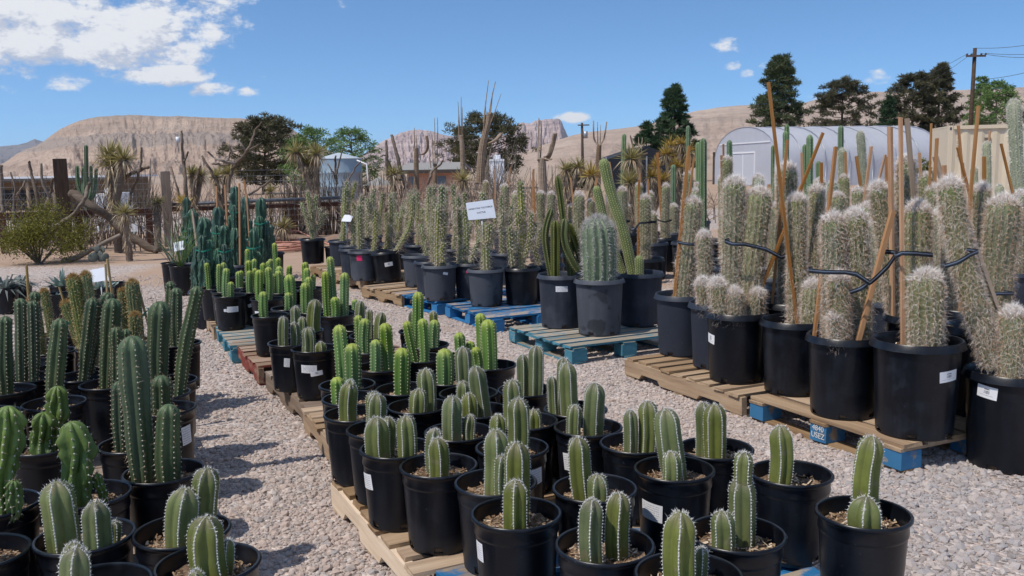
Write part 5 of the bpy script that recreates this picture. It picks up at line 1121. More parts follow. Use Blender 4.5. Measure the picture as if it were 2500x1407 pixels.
def dead(label, strokes, Y, name='dead_branch', cat='dead branch', m=None, jit=.12, part='branch'):
    """strokes: (points in the photo, width in px from / to)"""
    m = m or W_DEAD
    t0 = yp(*strokes[0][0][-1], Y); t_ = thing(name, label, cat, (t0[0], Y, 0)); jz = 0.0
    for pts_, w0, w1 in strokes:
        P3 = []; 
        for q, (x, y) in enumerate(pts_): P3.append(yp(x, y, Y + (rng.normal(0, jit) if 0 < q < len(pts_) - 1 else jz)) - np.array([t0[0], Y, 0]))
        V = np.array(P3); V = chaikin(V, 2); n = max(10, len(V)); cu = np.linspace(0, 1, len(V)); u = np.linspace(0, 1, n); V = np.stack([np.interp(u, cu, V[:, k]) for k in range(3)], 1)
        V[1:-1] += rng.normal(0, .006, V[1:-1].shape); V[:, 2] = np.maximum(V[:, 2], .004)
        r = np.linspace(w0, w1, n) / 2 / F * Y; mb = MB(); mb.tube(V, r, 7, rough=.10); ob(part, mb.mesh(part, m, smooth=True), t_)
    return t_
dead('thick dead log leaning down across the fence', [([(173, 472), (225, 505), (266, 528), (288, 554), (330, 588), (385, 614)], 20, 20)], 17.2, cat='dead log')
dead('curved dead limb rising from the ground to the dark post', [([(108, 606), (118, 570), (150, 545), (179, 528), (205, 493), (214, 460), (219, 447)], 15, 8)], 16.4)
dead('dead log lying on the bank by the shrub', [([(155, 642), (190, 628), (224, 608), (262, 590), (294, 574)], 15, 10)], 15.9, cat='dead log')
dead('bare stem left of the dark post', [([(70, 394), (78, 430), (88, 470), (97, 508)], 6, 10)], 17.6)
dead('forked bare stem near the dark post', [([(101, 400), (102, 440), (112, 465), (122, 482)], 6, 7), ([(128, 436), (125, 470), (112, 500), (108, 540)], 6, 10)], 17.5)
dead('white speckled cactus skeleton beside the dark post', [([(131, 474), (138, 500), (141, 545)], 8, 11)], 17.0)
dead('dead stem rising over the shed roof', [([(346, 360), (343, 400), (339, 429), (320, 471), (316, 500)], 5, 8), ([(298, 440), (318, 424), (340, 416), (365, 407)], 10, 7)], 18.0)
t_p = dead('tall bare pole trunk carrying a white pail', [([(443, 320), (446, 360), (449, 400), (452, 442), (456, 500)], 5, 11), ([(459, 371), (455, 384), (449, 394)], 4, 6)], 18.4)
dead('large antler shaped dead branch before the pine', [([(557, 470), (560, 430), (576, 400), (602, 372), (616, 345), (621, 320), (640, 298)], 10, 3), ([(602, 373), (590, 352), (583, 345), (574, 327)], 6, 3), ([(604, 368), (620, 360), (635, 352)], 5, 3), ([(576, 400), (550, 397), (535, 390), (525, 388), (506, 370)], 8, 4), ([(560, 402), (540, 402), (518, 400)], 6, 4), ([(550, 397), (562, 380), (563, 359), (550, 350), (545, 346)], 6, 3), ([(562, 372), (580, 367), (595, 364)], 4, 2)], 18.0)
dead('pair of slanting dead stems left of the antler branch', [([(493, 381), (505, 402), (520, 425), (530, 450)], 5, 8), ([(490, 404), (482, 425), (474, 450), (470, 490)], 4, 6)], 18.2)
dead('reddish slanting pole behind the short post', [([(416, 407), (428, 445), (440, 490)], 5, 6)], 18.5, m=W_GREY)
dead('slanting bare branch right of the pine', [([(608, 476), (640, 456), (666, 436)], 6, 4)], 18.8)
dead('thin upright dead stem on the fence line', [([(368, 388), (366, 440), (362, 500)], 3, 5)], 18.8)
dead('forked bare stems at the far left', [([(3, 404), (4, 460), (6, 520)], 9, 9), ([(26, 420), (36, 455), (34, 500), (32, 545)], 3, 9), ([(61, 442), (50, 462), (40, 482)], 3, 4)], 17.8)
dead('crossing brush stems under the rail', [([(192, 596), (220, 562), (250, 541)], 5, 3), ([(205, 606), (214, 570), (222, 551), (236, 522)], 6, 3), ([(250, 588), (252, 560), (246, 540)], 5, 3)], 17.9)
dead('leaning lichened trunk at the brick shed', [([(956, 330), (964, 362), (972, 394), (982, 428), (992, 462)], 7, 11)], 20.5)
dead('twisted dead branch left of the leaning trunk', [([(943, 343), (944, 380), (945, 415), (946, 440)], 6, 9), ([(930, 381), (938, 378), (944, 382)], 3, 4), ([(946, 391), (956, 410), (944, 424), (955, 437), (985, 440)], 7, 6)], 20.3)
dead('curved dead branch before the brick shed', [([(1081, 391), (1076, 402), (1060, 412), (1050, 425), (1046, 450)], 4, 7)], 20.6)
dead('bare branches beside the water tank', [([(820, 380), (818, 410), (822, 450)], 4, 7), ([(835, 365), (828, 395), (822, 425)], 3, 5), ([(800, 400), (812, 420), (820, 440)], 3, 5), ([(880, 395), (860, 420), (846, 450)], 3, 5)], 21.5)
def saguaro(label, trunk, ribs, arms, Y):
    b = yp(*trunk[0][-1], Y); t_ = thing('saguaro_skeleton', label, 'cactus skeleton', (b[0], Y, 0)); off = np.array([b[0], Y, 0])
    pts_, w0, w1 = trunk; V = chaikin(np.array([yp(x, y, Y) - off for x, y in pts_])); mb = MB(); n = 13
    r = np.linspace(w0, w1, len(V)) / 2 / F * Y
    for q in range(n):
        a = q * 6.283 / n; mb.tube(V + np.stack([r * .82 * math.cos(a), r * .82 * math.sin(a), 0 * r], 1), r * .26, 5)
    ob('trunk', mb.mesh('trunk', W_RIBS, smooth=True), t_)
    for pts_, w0 in ribs:
        V = np.array([yp(x, y, Y + rng.normal(0, .05)) - off for x, y in pts_]); mb = MB(); mb.tube(chaikin(V), np.linspace(w0, w0 * .35, len(chaikin(V))) / 2 / F * Y, 5); ob('wood_rib', mb.mesh('wood_rib', W_RIBS, smooth=True), t_)
    for pts_, w0, w1 in arms:
        V = chaikin(np.array([yp(x, y, Y + rng.normal(0, .08)) - off for x, y in pts_])); mb = MB(); r = np.linspace(w0, w1, len(V)) / 2 / F * Y
        for q in range(6):
            a = q * 6.283 / 6; mb.tube(V + np.stack([r * .6 * math.cos(a), r * .6 * math.sin(a), 0 * r], 1), r * .42, 5)
        ob('arm', mb.mesh('arm', W_RIBS, smooth=True), t_)
saguaro('saguaro skeleton with one hooked arm before the pink mountain', ([(1016, 362), (1016, 400), (1017, 470)], 10, 13), [([(1013, 365), (1012, 340), (1012, 312)], 3.5), ([(1018, 362), (1017, 330)], 3)], [([(1020, 378), (1034, 378), (1043, 368), (1045, 350), (1041, 332)], 6, 7)], 20.8)
saguaro('thin split saguaro ribs right of the hooked skeleton', ([(1063, 400), (1062, 430), (1060, 470)], 8, 13), [([(1058, 405), (1056, 350), (1054, 325)], 3), ([(1062, 400), (1062, 340), (1061, 288)], 3.2), ([(1067, 400), (1069, 330), (1068, 287)], 3), ([(1052, 410), (1048, 370), (1046, 345)], 2.6)], [], 20.9)
saguaro('tall narrow saguaro skeleton bundle', ([(1126, 330), (1129, 370), (1132, 470)], 9, 14), [([(1123, 335), (1121, 290), (1118, 248)], 3.2), ([(1127, 335), (1126, 280), (1126, 236)], 3.2), ([(1130, 335), (1129, 290), (1129, 262)], 3), ([(1121, 345), (1119, 310), (1120, 275)], 3)], [], 20.6)
saguaro('tallest saguaro skeleton leaning right with long loose ribs', ([(1196, 275), (1186, 320), (1176, 365), (1172, 450)], 12, 22), [([(1180, 300), (1186, 250), (1193, 196)], 4), ([(1194, 285), (1200, 240), (1210, 199)], 4.5), ([(1186, 330), (1206, 280), (1224, 228)], 3), ([(1197, 280), (1200, 255), (1203, 225)], 4), ([(1180, 330), (1183, 290), (1186, 262)], 4)], [([(1188, 352), (1208, 345), (1222, 328), (1225, 326)], 8, 10)], 20.4)
saguaro('saguaro skeleton with curled arm and pale broken top', ([(1322, 386), (1324, 420), (1326, 500)], 17, 22), [([(1314, 392), (1315, 340), (1316, 288)], 6), ([(1319, 392), (1322, 345), (1321, 295)], 5)], [([(1334, 392), (1342, 380), (1350, 355), (1355, 326)], 10, 11), ([(1330, 384), (1340, 378), (1346, 350)], 7, 6), ([(1330, 388), (1342, 391), (1346, 388)], 7, 6)], 16)
saguaro('trident shaped saguaro skeleton before the tan slope', ([(1463, 352), (1461, 380), (1459, 460)], 10, 15), [([(1460, 356), (1459, 330), (1459, 298)], 3.4), ([(1465, 356), (1466, 330), (1466, 305)], 3)], [([(1461, 356), (1450, 342), (1449, 320), (1449, 295)], 5, 3), ([(1464, 356), (1474, 342), (1478, 320), (1481, 298)], 5, 3)], 19)
saguaro('small saguaro skeleton beside the dark shade tent', ([(1561, 378), (1562, 400), (1563, 460)], 9, 12), [([(1560, 378), (1559, 335)], 3.4), ([(1566, 375), (1568, 336)], 3)], [([(1559, 380), (1550, 372), (1543, 350), (1539, 331)], 6, 3), ([(1564, 376), (1574, 377), (1580, 374)], 5, 4)], 18)
def brush(label, x0, x1, Y, n, hh, m=W_DEAD, seed=0):
    p0, p1 = yp(x0, 500, Y), yp(x1, 500, Y); t_ = thing('dry_brush', label, 'dry brush', (p0[0], Y, 0)); mb = MB()
    for q in range(n):
        x = (p1[0] - p0[0]) * rng.random(); b_ = np.array([x, rng.normal(0, .5), 0]); L = hh * rng.uniform(.5, 1.1); a = b_ + [rng.normal(0, .12), rng.normal(0, .1), L * .5]; c = a + [rng.normal(0, .22), rng.normal(0, .15), L * .5]
        mb.tube([b_, a, c], [.012, .009, .004], 4)
        for _ in range(3): e = a + [rng.normal(0, .25), rng.normal(0, .2), L * rng.uniform(.1, .45)]; mb.tube([a, (a + e) / 2 + [0, 0, .03], e], [.006, .005, .002], 3)
    ob('twigs', mb.mesh('twigs', m), t_, kind='stuff')
brush('upright dry stalks in front of the rail at the left', 20, 420, 18.2, 46, 1.0)
brush('dry stalks between the toothpick cacti and the shed', 860, 1300, 19.6, 80, 1.25, m=W_RIBS)
brush('dry stalks behind the woolly cacti', 1290, 1760, 17.5, 70, 1.1, m=W_RIBS)
# yuccas
yucca('tall shaggy yucca with three heads left of the fence middle', [(270, 404), (268, 380), (302, 390)], (290, 610), 17.6, .30, .17)
yucca('short yucca with a long straw skirt in front of the log', [(304, 521)], (316, 630), 15.8, .21, .12)
yucca('small yucca below the short timber post', [(384, 497)], (386, 602), 17.6, .19, .13)
yucca('small yucca with golden top left of the twisted cacti', [(449, 496)], (452, 606), 17.0, .19, .12, green=L_YGOLD)
yucca('yucca with drooping heads behind the twisted cacti', [(468, 424), (490, 430)], (480, 560), 18.6, .22, .10)
yucca('yucca with green tips under the antler branch', [(528, 432), (556, 424)], (545, 560), 18.7, .22, .10)
yucca('joshua tree with bent straw arms by the dark post', [(772, 376), (722, 372), (745, 400)], (769, 560), 19.2, .25, .14, name='joshua_tree')
yucca('grassy yucca clump behind the pipe rail', [(692, 556)], (692, 592), 18.5, .26, .08)
yucca('low yucca tuft by the reed screen', [(660, 470)], (660, 560), 20.5, .2, .08)
yucca('yucca with yellow green head left of the leaning trunk', [(960, 425)], (958, 540), 20.2, .26, .12)
yucca('spiky pale yucca left of the big sign', [(1130, 440)], (1132, 560), 19.6, .25, .14)
yucca('yucca tuft behind the dark candelabra', [(1380, 414), (1412, 408)], (1392, 540), 17.5, .20, .12)
yucca('golden yucca left of the slender cactus tip', [(1443, 430)], (1440, 540), 16.8, .24, .12, green=L_YGOLD)
yucca('green yucca before the dark shade tent', [(1541, 388)], (1545, 520), 17.5, .30, .12)
yucca('low grey green yucca under the shade tent', [(1535, 445)], (1536, 520), 17.0, .26, .10)
yucca('golden many headed yucca beside the first stake', [(1652, 408), (1636, 356), (1656, 380), (1626, 378), (1672, 398), (1602, 408), (1682, 372), (1664, 352)], (1652, 540), 17.8, .19, .12, green=L_YGOLD)
yucca('second golden yucca lower beside the tent', [(1590, 432), (1618, 440)], (1600, 540), 17.4, .19, .10, green=L_YGOLD)
# living candelabra saguaro at the left
sg = gp(212, 590, 0); sY = 19.0
t_ = thing('saguaro_cactus', 'grey green branching saguaro in front of the shed', 'cactus', (yp(212, 480, sY)[0], sY, 0))
for pts_, w_ in [([(212, 560), (212, 470), (210, 354)], 10), ([(214, 485), (200, 475), (190, 450), (188, 404)], 10), ([(212, 488), (204, 476), (203, 440), (204, 408)], 9), ([(214, 490), (222, 470), (223, 440), (222, 405)], 8), ([(216, 492), (230, 478), (234, 450), (235, 410)], 9)]:
    V = np.array([yp(x, y, sY + rng.normal(0, .06)) - np.array([t_.location[0], sY, 0]) for x, y in pts_]); V[0][2] = max(V[0][2], 0)
    sm, spn = stem_meshes('V', V - V[0], w_ / 2 / F * sY, .6); o = ob('stem', sm, t_, V[0]); ob('spines', spn, o, kind='stuff')
b = yp(1520, 404, 22); t_ = thing('saguaro_cactus', 'single plain saguaro column beside the shade tent', 'cactus', (b[0], 22, 0))
V = np.array([[0, 0, 0.0], [.0, 0, 1.0], yp(1524, 327, 22) - np.array([b[0], 22, 0])]); sm, spn = stem_meshes('V', V, 11 / 2 / F * 22, .6); o = ob('stem', sm, t_); ob('spines', spn, o, kind='stuff')
# shrubs and small plants
def shrub(label, cx, cy, wpx, hpx, Y, m, n=5200, leaf=.035, name='shrub', cat='shrub', stems=16, vr=(0, 1)):
    c = yp(cx, cy, Y); w_ = wpx / F * Y / 2; h_ = hpx / F * Y; t_ = thing(name, label, cat, (c[0], Y, 0)); z0 = max(.02, c[2] - h_ / 2)
    mb = MB(); tips = []
    for _ in range(stems):
        a = rng.random() * 6.283; r = rng.uniform(.3, .95); e = np.array([math.cos(a) * w_ * r, math.sin(a) * w_ * r * .8, z0 + h_ * rng.uniform(.45, 1.0) * (1.15 - .4 * r)])
        tips.append(e); mb.tube(np.array([[e[0] * .06, e[1] * .06, 0], e * [.45, .45, .55], e]), [.014, .009, .004], 5)
    ob('stem', mb.mesh('stem', W_DEAD), t_)
    K = 60; cl = np.array([tips[int(rng.integers(len(tips)))] * rng.uniform(.55, 1.05) + rng.normal(0, .06, 3) for _ in range(K)]); cv = rng.random(K)
    q = rng.integers(0, K, n); p = cl[q] + rng.normal(0, .075, (n, 3)) * np.array([1.2, 1.2, 1]) * (w_ / .6); p[:, 2] = np.maximum(p[:, 2], .02)
    d = rng.normal(0, 1, (n, 3)); d /= np.linalg.norm(d, axis=1)[:, None]; s2 = np.cross(d, rng.normal(0, 1, (n, 3))); s2 /= np.linalg.norm(s2, axis=1)[:, None]
    V = np.stack([p - s2 * leaf * .3, p + s2 * leaf * .3, p + d * leaf], 1).reshape(-1, 3); mb = MB()
    mb.put(V, None, np.arange(3 * n).reshape(-1, 3), v=np.repeat(np.clip(cv[q] * .6 + .4 * rng.random(n), 0, 1), 3)); ob('leaves', mb.mesh('leaves', m), t_, kind='stuff'); return t_
shrub('olive green creosote shrub in front of the fence', 90, 590, 250, 130, 15.6, L_CREO, n=12000, stems=24)
shrub('bright shrub behind the tall woolly cacti', 2258, 440, 40, 90, 24, L_CREO, n=2500, leaf=.06)
def agave(label, cx, cy, Y, R, m, n=60, name='agave', pot=None, k=3, up=(.1, .95), droop=.25, w_=.014, cat='agave'):
    p = gp(cx, cy, POT[pot][1]); t_ = thing(name, label, cat, (p[0], p[1], 0)); h = POT[pot][1]
    ob('pot', POTS[(pot, 0)], t_); ob('soil', SOILS[(pot, 0)], t_, kind='stuff'); mb = MB(); blades(mb, (0, 0, h - .05), n, R, w_, up, droop=droop); ob('leaves', mb.mesh('leaves', m), t_, kind='stuff'); return t_
agave('grey curling agave in the black pot at the left edge', 12, 700, 0, .26, L_GREYA, pot='P5', n=80, droop=.4)
agave('grey agave in the second black pot from the left edge', 46, 693, 0, .24, L_GREYA, pot='P5', n=60, droop=.4)
agave('pale blue succulent left of the golden columns', 152, 696, 0, .17, L_BLUE, pot='P5', n=70, up=(.2, 1), droop=0, w_=.026, name='succulent', cat='succulent')
agave('pale blue succulent below the paper sign', 246, 702, 0, .15, L_BLUE, pot='P5', n=60, up=(.2, 1), droop=0, w_=.026, name='succulent', cat='succulent')
agave('small bare black pot behind the left succulent', 138, 716, 0, .06, L_BLUE, pot='P5', n=8, up=(.2, 1), droop=0, w_=.02, name='succulent', cat='succulent')
agave('black pot right of the paper sign', 274, 690, 0, .08, L_BLUE, pot='P5', n=16, up=(.2, 1), droop=0, w_=.02, name='succulent', cat='succulent')
agave('wispy pencil stemmed plant in the taller black pot', 441, 648, 0, .62, L_GREEN, pot='TALL', n=46, up=(.75, 1), droop=.12, w_=.005, name='pencil_plant', cat='plant')
agave('wispy pencil stemmed plant in the rear tall black pot', 421, 641, 0, .55, L_GREYA, pot='TALL', n=40, up=(.7, 1), droop=.12, w_=.005, name='pencil_plant', cat='plant')
# prickly pear on the bank
p = gp(240, 640, 0); t_ = thing('prickly_pear', 'small grey prickly pear on the dirt bank', 'cactus', (p[0], p[1], 0))
for (dx, dz, r, a) in [(-.05, .09, .09, .2), (.04, .10, .10, -.3), (.13, .08, .08, .5), (-.13, .07, .075, -.4), (.0, .22, .07, .1), (.09, .22, .065, -.5)]:
    mb = MB(); ph = np.linspace(0, math.pi, 7); mb.lathe([(max(.001, r * .8 * math.sin(q)), -r * math.cos(q)) for q in ph], 12); me = mb.mesh('pad', plain('grey prickly pear', (.10, .115, .10), .6, .2), smooth=True)
    o = ob('pad', me, t_, (dx, rng.normal(0, .03), dz), (0, a, a)); o.scale = (1, .28, 1)

# ------------------------------------------------------------------ fence
FA, FB = yp(-60, 560, 17.6), yp(845, 560, 20.6); FA[2] = FB[2] = 0; fd = FB - FA; FL = np.linalg.norm(fd); fa = math.atan2(fd[1], fd[0]); fu = fd / FL
def fx(px): 
    r = ray(px, 500); A = np.array([[r[0], -fu[0]], [r[1], -fu[1]]]); s_ = np.linalg.solve(A, FA[:2]); return s_[1]
t_ = thing('fence', 'rusty steel rail fence with wire mesh and timber posts', 'fence', FA, fa)
def bar(nm, x0, x1, z, w_, h_, m, par=t_, y=0.0):
    mb = MB(); mb.box((0, 0, 0), (x1 - x0, w_, h_), jit=.001); return ob(nm, mb.mesh(nm, m), par, ((x0 + x1) / 2, y, z))
bar('rail', 0, fx(380), .72, .07, .15, M_RUST); bar('rail', fx(380) + .01, FL, .76, .07, .10, M_RUST)
mb = MB(); mb.tube([(fx(420), -.06, .86), (FL, -.06, .90)], .035, 8); ob('pipe', mb.mesh('pipe', M_PIPE, smooth=True), t_)
for px in (2, 192, 362, 555, 716, 838):
    mb = MB(); mb.box((0, 0, .33), (.13, .08, .66), jit=.001); ob('steel_post', mb.mesh('steel_post', M_RUST), t_, (fx(px), .0, 0))
for px, top, w_ in ((155, 388, 30), (406, 419, 21), (768, 396, 18)):
    x = fx(px); wp = FA + fu * x; z = yp(px, top, wp[1])[2]; ww = w_ / F * wp[1]; mb = MB(); mb.box((0, 0, 0), (z, ww, ww), jit=.004); o = ob('timber_post', mb.mesh('timber_post', W_DARK if px != 406 else W_GREY), t_, (x, -.18, z / 2)); o.rotation_euler = (0, math.pi / 2, 0)
mb = MB()
for z in np.linspace(.05, 1.55, 13): mb.tube([(0, -.1, z + .02 * math.sin(z * 9)), (FL * .5, -.1, z + rng.normal(0, .012)), (FL, -.1, z)], .0022, 3)
for x in np.arange(0, FL, .14): mb.tube([(x, -.1, .02), (x, -.1, 1.5)], .0015, 3)
ob('wire_mesh', mb.mesh('wire_mesh', M_STEEL), t_, kind='stuff')
# reed screen between rail and dirt
p0, p1 = yp(690, 560, 21.0), yp(1010, 560, 21.6); t_ = thing('reed_screen', 'upright screen of thin dry stalks along the fence', 'screen', (p0[0], p0[1], 0)); d_ = p1 - p0
mb = MB()
for q in range(300):
    u = rng.random(); b_ = np.array([d_[0] * u, d_[1] * u + rng.normal(0, .1), 0]); hh = rng.uniform(.7, 1.55) * (1.0 if u < .62 else .9); mb.tube([b_, b_ + [rng.normal(0, .05), rng.normal(0, .04), hh * .5], b_ + [rng.normal(0, .1), rng.normal(0, .06), hh]], [.014, .011, .005], 4)
ob('stalks', mb.mesh('stalks', W_DEAD), t_, kind='stuff')
# dry brush through the middle distance
brush('tangle of dry stems behind the left fence', 0, 420, 19.8, 150, 1.5)
brush('dry stems around the yuccas and the pine', 430, 780, 21.8, 130, 1.35)
brush('dry brush below the pink mountains', 900, 1400, 23.0, 190, 1.45)
brush('low dry brush behind the golden yuccas', 1400, 1760, 24.0, 60, .9)
# hose coil
hp = gp(700, 606, 0); t_ = thing('hose', 'pink garden hose coiled on the dirt', 'hose', (hp[0], hp[1], .0)); mb = MB()
for q in range(9):
    rx_, ry_ = rng.uniform(.38, .62), rng.uniform(.45, .9); a = np.linspace(0, 6.283, 40) + rng.random() * 6; o_ = rng.normal(0, .07, 2)
    mb.tube(np.stack([o_[0] + rx_ * np.cos(a), o_[1] + ry_ * np.sin(a), .02 + .012 * q + .012 * np.sin(a * 3 + q)], 1), .016, 6)
mb.tube(chaikin(np.array([(-.3, .5, .05), (-.1, .9, .35), (.3, .8, .15), (.8, .3, .03)])), .016, 6)
ob('coil', mb.mesh('coil', M_HOSE, smooth=True), t_)
# rubble berm in front of the fence
mb = MB(); nx_, ny_ = 60, 10; bx = np.linspace(-5.7, -1.2, nx_); by = np.linspace(0, 1, ny_); BX, BY = np.meshgrid(bx, by)
Yc = 18.9 + (BX + 5.7) * .25; ZZ = .16 * np.sin(BY * math.pi) * (.5 + fbm2(BX * 3, BY * 3, 4, 8)); i = np.arange(ny_ - 1)[:, None]; j = np.arange(nx_ - 1)[None]
mb.put(np.stack([BX, Yc + (BY - .5) * 1.5, ZZ - .012], -1), np.stack([i * nx_ + j, i * nx_ + j + 1, (i + 1) * nx_ + j + 1, (i + 1) * nx_ + j], -1).reshape(-1, 4))
ob('dirt_bank', mb.mesh('dirt_bank', plain('loose brown earth', (.23, .155, .11), .95, .35, 14)), kind='structure')

# ------------------------------------------------------------------ signs
def sign(label, corners, foot, Y, lines=None, size=.03, post=M_STEEL, pw=.012, tilt=0.3, base_z=0.0):
    """corners: tl, tr, br, bl in the photo"""
    P3 = [yp(x, y, Y + (.0 if k < 2 else -tilt * abs(corners[0][1] - corners[3][1]) / F * Y)) for k, (x, y) in enumerate(corners)]
    ft = yp(foot[0], foot[1], Y); t_ = thing('plant_sign', label, 'sign', (ft[0], Y, base_z)); off = np.array([ft[0], Y, base_z]); C = [p - off for p in P3]
    ex = C[1] - C[0]; ez = C[0] - C[3]; nr = np.cross(ex, ez); nr /= np.linalg.norm(nr); mb = MB(); th = nr * .004
    V = [*[c - th for c in C], *[c + th for c in C]]
    mb.put(V, [(0, 1, 2, 3), (7, 6, 5, 4), (0, 4, 5, 1), (1, 5, 6, 2), (2, 6, 7, 3), (3, 7, 4, 0)]); pn = ob('panel', mb.mesh('panel', M_PAPERB), t_)
    mid = (C[2] + C[3]) / 2; mb = MB(); mb.tube([(0, 0, 0), mid - th * .0 - nr * .0 + ez * .3 - th * 2], pw / 2, 6); ob('post', mb.mesh('post', post, smooth=True), t_)
    if lines:
        for k, (tx, sz) in enumerate(lines):
            xa = ex / np.linalg.norm(ex); za = ez - xa * ez.dot(xa); za /= np.linalg.norm(za); n_ = np.cross(xa, za)
            c = (C[0] + C[2]) / 2 + za * (np.linalg.norm(ez) * (.14 - .26 * k)) + n_ * .0055
            text('lettering', tx, sz, M_INK, pn, Matrix(((xa[0], za[0], n_[0], c[0]), (xa[1], za[1], n_[1], c[1]), (xa[2], za[2], n_[2], c[2]), (0, 0, 0, 1))), .0004)
    return t_
Yb = gp(1196, 655, PZ + .37)[1]
sign('big white sign reading argentine toothpick cactus', [(1137, 496), (1203, 487), (1211, 532), (1144, 538)], (1188, 650), Yb - .05, [('ARGENTINE TOOTHPICK', .021), ('CACTUS', .022)], base_z=PZ + .3, pw=.022, tilt=.1)
Yb = gp(862, 597, PZ + .37)[1]
sign('small blank white sign tilted back among toothpick cacti', [(841, 525), (863, 526), (856, 542), (833, 541)], (848, 592), Yb, base_z=PZ + .3, pw=.018, tilt=.8)
sign('white sign beside the wispy pencil plants', [(424, 593), (448, 588), (450, 609), (426, 615)], (449, 640), gp(441, 648, .37)[1] + .02, base_z=.3, pw=.014, tilt=.3)
sign('creased paper sign behind the golden columns', [(220, 660), (256, 653), (267, 684), (226, 690)], (246, 700), 7.4, [('BLUE MYRTLE', .012)][:0], base_z=0.0, pw=.012, tilt=.3)
sign('white notice on the wire fence', [(317, 546), (336, 546), (337, 566), (318, 566)], (326, 600), 18.2, base_z=0.0, pw=.02, tilt=0)

# ------------------------------------------------------------------ buildings
def slab(nm, par, V8, m, **kw):
    mb = MB(); mb.put(V8, [(0, 2, 3, 1), (4, 5, 7, 6), (0, 1, 5, 4), (2, 6, 7, 3), (0, 4, 6, 2), (1, 3, 7, 5)]); return ob(nm, mb.mesh(nm, m), par, **kw)
def bx_(nm, par, c, d, m, rot=None, **kw):
    mb = MB(); mb.box((0, 0, 0), d); return ob(nm, mb.mesh(nm, m), par, c, rot, **kw)
# greenhouse
def m_film():
    def f(k):
        v = oco(k); n = k.noise(v, 1.2, 4); n2 = k.noise(vscale(k, v, (1, 6, 1)), 1.0, 3)
        setp(k, color=k.mix(k.m('MULTIPLY', k.m('ADD', n, n2), .5), (.42, .44, .50), (.66, .68, .73)), rough=.5, spec=.3)
        tr = k.add('ShaderNodeBsdfTranslucent', {'Color': (.75, .78, .85, 1)}); mx = k.add('ShaderNodeMixShader', {0: .35, 1: k.b.outputs[0], 2: tr.outputs[0]}); k.l.new(mx.outputs[0], k.o.inputs[0])
    return mat('milky greenhouse film', f)
M_FILM = m_film()
A = yp(1897, 440, 58); B = yp(1744, 440, 68); A[2] = B[2] = 0; ax = (B - A); Wg = np.linalg.norm(ax); ga = math.atan2(ax[1], ax[0])
apex = yp(1825, 311, 63)[2]; 
t_ = thing('greenhouse', 'long white plastic hoop greenhouse', 'greenhouse', A, ga)      # local x across the gable, -y along the tunnel
def Lend(px):
    dr = np.array([math.sin(ga), -math.cos(ga)]); r = ray(px, 400); S = np.linalg.solve(np.array([[r[0], -dr[0]], [r[1], -dr[1]]]), A[:2]); return abs(S[1])
GLn = Lend(2300); hs = 1.5
arch = [(0, 0), (0, hs)] + [(Wg / 2 - Wg / 2 * math.cos(q), hs + (apex - hs) * math.sin(q) ** .85) for q in np.linspace(.06, math.pi - .06, 15)] + [(Wg, hs), (Wg, 0)]
sgn = -1 if (A + np.array([math.sin(ga), -math.cos(ga), 0]))[0] > A[0] else 1
ny_ = 26; mb = MB(); V = []
for q in range(ny_):
    y = sgn * GLn * q / (ny_ - 1); sag = .05 if q % 2 else 0
    V += [(Wg / 2 + (x - Wg / 2) * (1 - sag * .5), y, z * (1 - sag * .35)) for x, z in arch]
na_ = len(arch); i = np.arange(ny_ - 1)[:, None]; j = np.arange(na_ - 1)[None]
mb.put(V, np.stack([i * na_ + j, i * na_ + j + 1, (i + 1) * na_ + j + 1, (i + 1) * na_ + j], -1).reshape(-1, 4)); ob('film_cover', mb.mesh('film_cover', M_FILM, smooth=True), t_)
for yy in (0.0, sgn * GLn):
    mb = MB(); V = [(x, yy, z) for x, z in arch] + [(Wg / 2, yy, 0)]; mb.put(V, None, [(na_, q, q + 1) for q in range(na_ - 1)]); ob('end_wall', mb.mesh('end_wall', M_FILM), t_)
for q in range(8):
    y = sgn * GLn * q / 7; mb = MB(); mb.tube(np.array([(x, y, z + .004) for x, z in arch]), .03, 5); ob('hoop', mb.mesh('hoop', M_STEEL, smooth=True), t_)
e = -sgn * .03
for x in (Wg * .32, Wg * .68): bx_('door_post', t_, (x, e, 1.1), (.09, .06, 2.2), M_WHITE)
bx_('door_beam', t_, (Wg / 2, e, 2.25), (Wg * .36 + .09, .06, .1), M_WHITE); bx_('tie_beam', t_, (Wg / 2, e, 2.9), (Wg * .8, .05, .07), M_WHITE)
d_ = bx_('door', t_, (Wg * .5, e * .6, 1.08), (Wg * .34, .03, 2.1), mat('pale door sheet', lambda k: setp(k, color=(.46, .48, .53), rough=.6))); bx_('frame', d_, (0, -sgn * .03, 0), (.07, .03, 2.1), M_WHITE)
bx_('side_board', t_, (Wg + .06, e, 1.2), (.22, .1, 2.4), W_DARK)
# shipping container
M_CONT = plain('cream container paint', (.60, .50, .36), .5, .08, 2)
cA = yp(2312, 400, 26.5); cA[2] = 0; top = yp(2312, 307, 26.5)[2]; t_ = thing('shipping_container', 'cream corrugated steel shipping container', 'container', cA, R_(-14)); Lc, Wc = 6.06, 2.44
mb = MB(); V = []; n = 60
for q in range(n + 1):
    x = .12 + (Lc - .24) * q / n; yy = .035 if q % 4 in (1, 2) else 0.0; V += [(x, yy, .14), (x, yy, top - .1)]
mb.put(V, [(2 * q, 2 * q + 2, 2 * q + 3, 2 * q + 1) for q in range(n)]); ob('corrugated_side', mb.mesh('corrugated_side', M_CONT), t_)
bx_('roof', t_, (Lc / 2, Wc / 2, top - .03), (Lc - .02, Wc - .02, .05), M_CONT); bx_('back_wall', t_, (Lc / 2, Wc - .03, top / 2), (Lc - .04, .04, top - .1), M_CONT)
for x in (.03, Lc - .03): bx_('end_wall', t_, (x, Wc / 2, top / 2), (.04, Wc - .2, top - .12), M_CONT)
